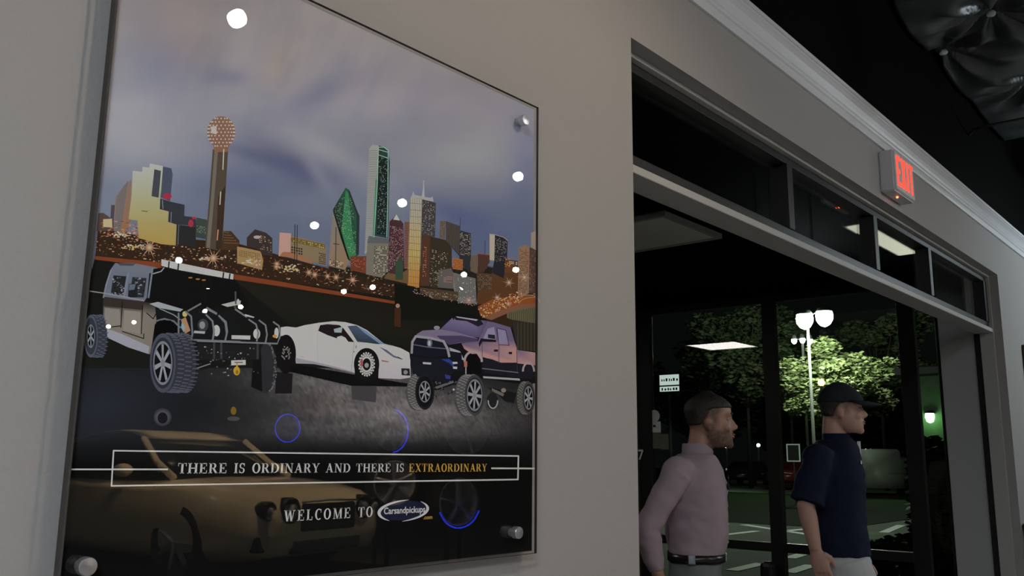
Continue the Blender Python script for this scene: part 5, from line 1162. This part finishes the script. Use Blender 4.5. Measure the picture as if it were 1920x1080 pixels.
# belt and trousers
m_trs = mat('grey_trouser_cloth', (.16, .185, .185, 1), .85, bump=.15, bscale=350, spec=.1)
rt = [(1043, 1353, 1259, .160), (1062, 1352, 1256, .168), (1090, 1350, 1253, .175), (1110, 1346, 1258, .172)]
bm = bmesh.new(); rings_loft(bm, torso_rings(L1, rt, grow=.005)); legs_into(bm, hipx, hipz+.05, floor_legs1, .016); tr = remesh('trousers', bm, m_trs, .008, man1, 3, wrk(4.2, .005)); tr['label'] = 'grey trousers'
m_belt = mat('belt_leather', (.012, .010, .009, 1), .3)
bm = bmesh.new(); R0 = torso_rings(L1, [(1036, 1354, 1258, .163), (1051, 1354, 1258, .165)], grow=.016); rings_loft(bm, R0); bt = finish('belt', bm, m_belt, man1)
for p in bt.data.polygons: p.use_smooth = True
bf, bz_ = L1(1354, 1044); boxo('buckle', m_chrome, bf+.012, bf+.020, -.022, .022, bz_-.018, bz_+.018, .003, bt)
bf2, bz2 = L1(1297, 1041); boxo('phone_clip', mat('clip_steel', (.45, .5, .55, 1), .25, metal=.8), bf2-.016, bf2+.016, -.205, -.188, bz2-.020, bz2+.020, .004, bt)
def shoes(parent, spec, m):
    for side, (kx, kz, ax, az, tx) in spec:
        bm = bmesh.new(); y = side*.09
        rings_loft(bm, [[Vector((ax+a, y+hw_*cos(2*pi*k/14), z0+hh*(.5+.5*sin(2*pi*k/14)))) for k in range(14)] for a, hw_, z0, hh in ((-.085, .022, .004, .05), (-.06, .036, 0, .085), (0, .042, 0, .10), (.07, .046, 0, .072), (.13, .046, 0, .052), (.175, .034, .003, .036), (.19, .014, .008, .02))])
        finish('shoe', bm, m, parent, True)
shoes(man1, floor_legs1, m_belt)

# ---- man in the navy polo and cap
b2, rz2, L2 = man_frame(1570, 900, 4.42)
man2 = empty('person', tuple(b2), rz2); tag(man2, 'man in a navy cap, navy polo and white shorts, walking ahead to the right', 'person')
_, hz_t = L2(1575, 722); _, hz_c = L2(1604, 812); H2 = hz_t-hz_c; hcx2 = L2(1579, 780)[0]
rows2 = [(816, 1590, 1549, .060), (826, 1600, 1536, .090), (836, 1605, 1528, .125), (852, 1611, 1520, .165), (890, 1618, 1518, .182), (940, 1620, 1522, .176), (985, 1620, 1526, .174), (1030, 1628, 1532, .178), (1042, 1631, 1533, .180)]
sh = (L2(1535, 862)[0], -.19, L2(1535, 862)[1]); el = (L2(1514, 945)[0], -.24, L2(1514, 945)[1]); wr = (L2(1531, 1022)[0], -.235, L2(1531, 1022)[1])
sh2 = (sh[0]+.03, .19, sh[2]); el2 = (sh[0]+.02, .24, sh[2]-.29); wr2 = (sh[0]+.16, .22, sh[2]-.50)
hipx2, hipz2 = L2(1588, 1062); legs2 = [(-1, (hipx2+.16, .50, hipx2+.22, .09, 0)), (1, (hipx2+.02, .50, hipx2-.20, .10, 0))]
bm = bmesh.new(); head_into(bm, hcx2, hz_c, H2)
tube(bm, [(hcx2-.035, 0, hz_c+.085), (hcx2-.045, 0, hz_c+.01), (L2(1568, 838)[0], 0, L2(1568, 838)[1])], [.054, .055, .064], 18)
rings_loft(bm, torso_rings(L2, rows2, grow=-.014)); arms(bm, sh, el, wr, .047, .041, .028); arms(bm, sh2, el2, wr2, .047, .041, .028); legs_into(bm, hipx2, hipz2+.05, legs2)
hand_into(bm, wr, (.25, 0, -1), (.9, .35, 0), (.25, .95, 0), .6, 1.05); hand_into(bm, wr2, (.35, -.05, -.9), (.9, -.2, 0), (.2, -.95, 0), .5)
body2 = remesh('body', bm, mat('skin_fair', (.50, .30, .23, 1), .5, var=.06, vscale=9), .0060, man2, 2); face_parts(body2, hcx2, hz_c, H2); growth(body2, hcx2, hz_c, H2, .12, .7, (.50, .30, .23), (.05, .032, .022), 'fair_skin')
hair_cap(body2, hcx2, hz_c, H2, m_hair, .004, 'hair', .34, .64)
m_navy = mat('navy_cloth', (.010, .014, .034, 1), .85, bump=.15, bscale=400, spec=.15)
bm = bmesh.new(); rings_loft(bm, torso_rings(L2, rows2[1:], grow=.010))
for s0, e0 in ((sh, el), (sh2, el2)):
    a, b = Vector(s0), Vector(e0); ball(bm, a+Vector((0, -a.y*.08, .004)), (.080, .078, .074), 16, 10); tube(bm, [Vector((a.x+.01, a.y*.45, a.z+.01)), a], [.070, .074], 16); tube(bm, [a, a.lerp(b, .4), a.lerp(b, .93)], [.070, .074, .078], 18)
pol = remesh('polo_shirt', bm, m_navy, .0075, man2, 3, wrk(7.7, .007)); pol['label'] = 'navy polo shirt with short sleeves'
bm = bmesh.new(); cxn, czn = L2(1571, 828); rings_loft(bm, [ell_ring(cxn-.004, 0, czn-.014, .080, .088, 24), ell_ring(cxn, 0, czn+.004, .074, .080, 24), ell_ring(cxn-.010, 0, czn+.036, .064, .068, 24), ell_ring(cxn-.010, 0, czn+.039, .058, .062, 24)]); finish('collar', bm, m_navy, pol, True)
f, z = L2(1604, 836); bm = bmesh.new(); rings_loft(bm, [[Vector((f+.020+q, y, z+zz)) for y, zz in ((-.02*sc_, .022), (.02*sc_, .022), (.004, -.05), (-.004, -.05))] for q, sc_ in ((-.012, 1), (.004, 1))]); finish('undershirt_patch', bm, m_stw, pol)
f, z = L2(1613, 868); bm = bmesh.new(); prism(bm, [(-.025, -.006), (.025, -.006), (.025, .006), (0, .012), (-.025, .006)], lambda u, v, d: Vector((f+d, -.085+u, z+v)), .0, .006); finish('chest_emblem', bm, m_stw, pol)
m_short = mat('white_short_cloth', (.52, .54, .55, 1), .85, bump=.15, bscale=350, spec=.1)
rs2 = [(1015, 1620, 1533, .165), (1030, 1626, 1535, .168), (1050, 1632, 1536, .176), (1075, 1636, 1540, .180), (1098, 1630, 1548, .175)]
bm = bmesh.new(); rings_loft(bm, torso_rings(L2, rs2, grow=.004))
for side, (kx, kz, ax, az, tx) in legs2: tube(bm, [(hipx2, side*.095, hipz2+.03), (hipx2*.55+kx*.45, side*.10, hipz2*.55+kz*.45), (kx, side*.10, kz+.06)], [.104, .108, .106], 18)
st2 = remesh('shorts', bm, m_short, .0075, man2, 3, wrk(9.1, .006)); st2['label'] = 'white shorts'
shoes(man2, legs2, mat('shoe_white', (.5, .5, .5, 1), .5))
# cap
m_cap = mat('cap_cloth', (.022, .027, .034, 1), .85, bump=.2, bscale=300, spec=.15)
s = H2/.235; cap = empty('cap', (0, 0, 0)); cap.parent = man2; cap['label'] = 'dark baseball cap'
bm = bmesh.new(); rings_loft(bm, [hring(hcx2, hz_c, s, t, H2, .011) for t in (.62, .68, .76, .84)]+[[Vector((p.x, p.y, p.z+H2*dz)) for p in hring(hcx2, hz_c, s, t, H2, .010)] for t, dz in ((.90, .015), (.95, .03), (.98, .045), (1.0, .055))]); remesh('crown', bm, m_cap, .005, cap, 4)
bm = bmesh.new(); top = []; bot = []
zz = hz_c+H2*.645
N = 18
for i in range(N+1):
    a = -1.25+2.5*i/N; ri = (hcx2+s*(-.005+.104*cos(a)), s*.082*sin(a)); ro = (hcx2+s*(.02+.165*cos(a*.86)), s*.098*sin(a*.98)); dr = -.016-.010*abs(sin(a))
    top.append((bm.verts.new((ri[0], ri[1], zz+.006)), bm.verts.new((ro[0], ro[1], zz+.004+dr)))); bot.append((bm.verts.new((ri[0], ri[1], zz)), bm.verts.new((ro[0], ro[1], zz+dr))))
for i in range(N):
    bm.faces.new((top[i][0], top[i+1][0], top[i+1][1], top[i][1])); bm.faces.new((bot[i][0], bot[i][1], bot[i+1][1], bot[i+1][0])); bm.faces.new((top[i][1], top[i+1][1], bot[i+1][1], bot[i][1])); bm.faces.new((top[i][0], bot[i][0], bot[i+1][0], top[i+1][0]))
for i in (0, N): bm.faces.new((top[i][0], top[i][1], bot[i][1], bot[i][0]))
finish('brim', bm, m_cap, cap, True)
bm = bmesh.new(); ball(bm, (hcx2-.01*s, 0, hz_c+H2*1.062), .007, 10, 6); finish('top_button', bm, m_cap, cap, True)

# ================================================================== SHOWROOM THINGS MIRRORED IN THE POSTER
def mirror_frame(px, py, depth, turn):
    """place by the mirrored ray: real position on the floor and heading"""
    d = ray(px, py); v = C0+d*depth; vd = np.array([d[0], d[1]])/np.hypot(d[0], d[1])
    rt = np.array([vd[1], -vd[0]]); f = -vd*cos(turn)+rt*sin(turn)
    return (v[0], -.06-v[1], v[2]), atan2(-f[1], f[0])
pos, head = mirror_frame(612, 960, 8.6, radians(47))
fd = Vector((cos(head), sin(head), 0)); PLAT = .30
ctr = Vector((pos[0], pos[1], 0))-fd*2.35
m_gold = mat('champagne_paint', (.78, .66, .42, 1), .30, metal=.15, coat=1.0); m_trim = mat('car_black', (.01, .01, .01, 1), .25)
pl = empty('display_platform', (ctr.x, ctr.y, 0), head); tag(pl, 'low black platform under the champagne coupe', 'platform')
boxo('deck', m_trim, -2.9, 2.8, -1.3, 1.3, 0, PLAT, .02, pl)
car = empty('coupe', (ctr.x, ctr.y, PLAT), head); tag(car, 'champagne coloured coupe standing on a platform behind the camera', 'car')
def sect(x, hw, zs, zb, zt, n=10):
    """one closed cross-section: sill -> shoulder -> crowned top"""
    half = [(hw*.86, zs), (hw*.97, zs+.10), (hw, (zs+zb)/2), (hw*.985, zb), (hw*.93, zb+(zt-zb)*.45), (hw*.80, zb+(zt-zb)*.80), (hw*.55, zt-.012), (hw*.25, zt)]
    return [Vector((x, -y, z)) for y, z in half]+[Vector((x, y, z)) for y, z in half[::-1]]
bm = bmesh.new()
rings_loft(bm, [sect(*a) for a in ((-2.40, .70, .38, .62, .80), (-2.34, .84, .28, .68, .90), (-2.10, .92, .22, .78, .96), (-1.60, .97, .20, .86, .98), (-1.0, .965, .20, .84, .96), (0, .94, .20, .82, .94), (.8, .95, .20, .80, .93), (1.3, .97, .20, .82, .94), (1.8, .95, .20, .78, .90), (2.15, .88, .22, .70, .84), (2.32, .78, .26, .62, .78), (2.38, .66, .34, .58, .72))])
body = finish('body', bm, m_gold, car, True)
bm = bmesh.new()
def gsec(x, hw, z0, z1): return [Vector((x, -hw, z0)), Vector((x, -hw*.93, z0+(z1-z0)*.55)), Vector((x, -hw*.80, z1-.03)), Vector((x, -hw*.45, z1)), Vector((x, hw*.45, z1)), Vector((x, hw*.80, z1-.03)), Vector((x, hw*.93, z0+(z1-z0)*.55)), Vector((x, hw, z0))]
rings_loft(bm, [gsec(*a) for a in ((-1.75, .72, .90, .98), (-1.1, .80, .90, 1.22), (-.5, .82, .90, 1.37), (0, .82, .90, 1.40), (.35, .81, .90, 1.34), (.75, .79, .90, 1.12), (1.05, .76, .90, .95))]); finish('glasshouse', bm, m_cglass, car, True)
bm = bmesh.new(); rings_loft(bm, [[Vector((x, -hw_, z)), Vector((x, -hw_*.5, z+.025)), Vector((x, hw_*.5, z+.025)), Vector((x, hw_, z)), Vector((x, hw_*.5, z-.01)), Vector((x, -hw_*.5, z-.01))] for x, hw_, z in ((-1.3, .60, 1.16), (-.7, .665, 1.335), (-.2, .67, 1.395), (.2, .665, 1.375), (.42, .65, 1.315))]); finish('roof', bm, m_gold, car, True)
for s in (-1, 1):
    bm = bmesh.new(); tube(bm, [(1.05, s*.76, .93), (.75, s*.74, 1.08), (.42, s*.665, 1.31)], .035, 8); finish('pillar', bm, m_gold, car, True)
    bm = bmesh.new(); ball(bm, (.62, s*1.02, 1.0), (.09, .10, .065), 12, 8); finish('mirror', bm, m_gold, car, True)
    for (x, y, r) in ((2.355, .50, .115), (2.31, .72, .085)):
        bm = bmesh.new(); lathe(bm, [(r, x-.14), (r*1.04, x+.03), (r*.86, x+.045), (r*.75, x+.01), (.01, x+.0)], 'X', 20, (0, s*y, .66)); h = finish('headlamp', bm, m_trim, car, True)
        bm = bmesh.new(); lathe(bm, [(r*.5, x+.0), (r*.45, x+.04), (.005, x+.05)], 'X', 16, (0, s*y, .66)); finish('lamp_lens', bm, m_chrome, h, True)
    boxo('side_intake', m_trim, 2.10, 2.31, s*.68-.13, s*.68+.13, .30, .44, .02, car)
    for x in (1.38, -1.42):
        bm = bmesh.new(); lathe(bm, [(.15, s*.66), (.345, s*.68), (.355, s*.72), (.355, s*.92), (.34, s*.955), (.26, s*.96), (.25, s*.90), (.03, s*.90)], 'Y', 28, (x, 0, .355)); wv = finish('wheel', bm, m_tyre, car, True)
        for k in range(7):
            a = 2*pi*k/7; bm = bmesh.new(); tube(bm, [(x, s*.945, .355), (x+.245*cos(a), s*.94, .355+.245*sin(a))], [.03, .022], 6); finish('spoke', bm, m_chrome, wv)
boxo('grille', m_trim, 2.28, 2.40, -.37, .37, .46, .72, .03, car); boxo('lower_intake', m_trim, 2.24, 2.39, -.46, .46, .27, .39, .02, car)
bm = bmesh.new(); tube(bm, [(2.40, -.38, .73), (2.41, 0, .745), (2.40, .38, .73)], .010, 8); finish('grille_trim', bm, m_chrome, car, True)
# lamps added over the car to brighten its reflection
for k, (a, b, lb) in enumerate(((2.6, 1.0, 'added fill lamp over the left front of the coupe'), (2.9, -1.4, 'added fill lamp over the right front of the coupe'), (.4, 0.0, 'added fill lamp over the roof of the coupe'))):
    q = ctr+fd*a+Vector((-fd.y, fd.x, 0))*b; t = ctr+fd*(1.6 if k < 2 else .5)
    spot_lamp(q.x, q.y, 3.3, (t.x, t.y, .9), 400, lb, size=80, r=.03)
# display wheels with blue light rings
m_blue = emit_mat('blue_ring', (.03, .06, 1.0, 1), 5.0)
def display_wheel(px, py, depth, r, ring, n, label, turn=.5):
    p, hd = mirror_frame(px, py, depth, turn); e = empty('wheel_display_stand', (p[0], p[1], 0), hd); tag(e, label, 'wheel display', 'wheels on display stands'); z = p[2]
    bm = bmesh.new(); lathe(bm, [(r*.72, -.11), (r*1.12, -.11), (r*1.2, -.06), (r*1.2, .06), (r*1.12, .11), (r*.98, .11), (r*.98, .05), (r*.72, .0)], 'X', 32, (0, 0, z)); finish('tyre', bm, m_tyre, e, True)
    bm = bmesh.new(); lathe(bm, [(r*.98, .06), (r*.98, .115), (r*.90, .115), (r*.88, .06)], 'X', 32, (0, 0, z)); finish('rim', bm, m_chrome, e, True)
    for k in range(n):
        a = 2*pi*k/n+.2; bm = bmesh.new(); tube(bm, [(.08, 0, z), (.105, r*.5*cos(a), z+r*.5*sin(a)), (.09, r*.92*cos(a), z+r*.92*sin(a))], [.035, .024, .030], 6); finish('spoke', bm, m_chrome, e)
    bm = bmesh.new(); lathe(bm, [(.05, .06), (.05, .13), (.01, .14)], 'X', 16, (0, 0, z)); finish('hub', bm, m_chrome, e, True)
    bm = bmesh.new(); tube(bm, [(-.13, 0, 0), (-.13, 0, z)], .03, 8); finish('stand', bm, m_trim, e); bm = bmesh.new(); lathe(bm, [(.26, 0), (.26, .02), (.05, .03)], 'Z', 20, (-.13, 0, 0)); finish('foot', bm, m_trim, e)
    if ring:
        bm = bmesh.new(); tube(bm, [(.13, r*1.05*cos(a), z+r*1.05*sin(a)) for a in [ring[0]+(ring[1]-ring[0])*i/20 for i in range(21)]], .008, 6); finish('blue_light_ring', bm, m_blue, e, True)
display_wheel(722, 808, 11.5, .26, (1.7, 4.6), 6, 'display wheel with a blue light arc on its side', .7)
display_wheel(532, 803, 15.0, .22, (0, 6.28), 10, 'display wheel ringed in blue light', .5)
display_wheel(850, 940, 10.5, .28, (3.5, 5.9), 5, 'display wheel with a blue light arc below it', .6)
display_wheel(870, 812, 12.3, .30, None, 6, 'plain steel display wheel on a tall stand', .3)
display_wheel(735, 905, 10.4, .26, None, 5, 'plain five-spoke display wheel on a short stand', .3)
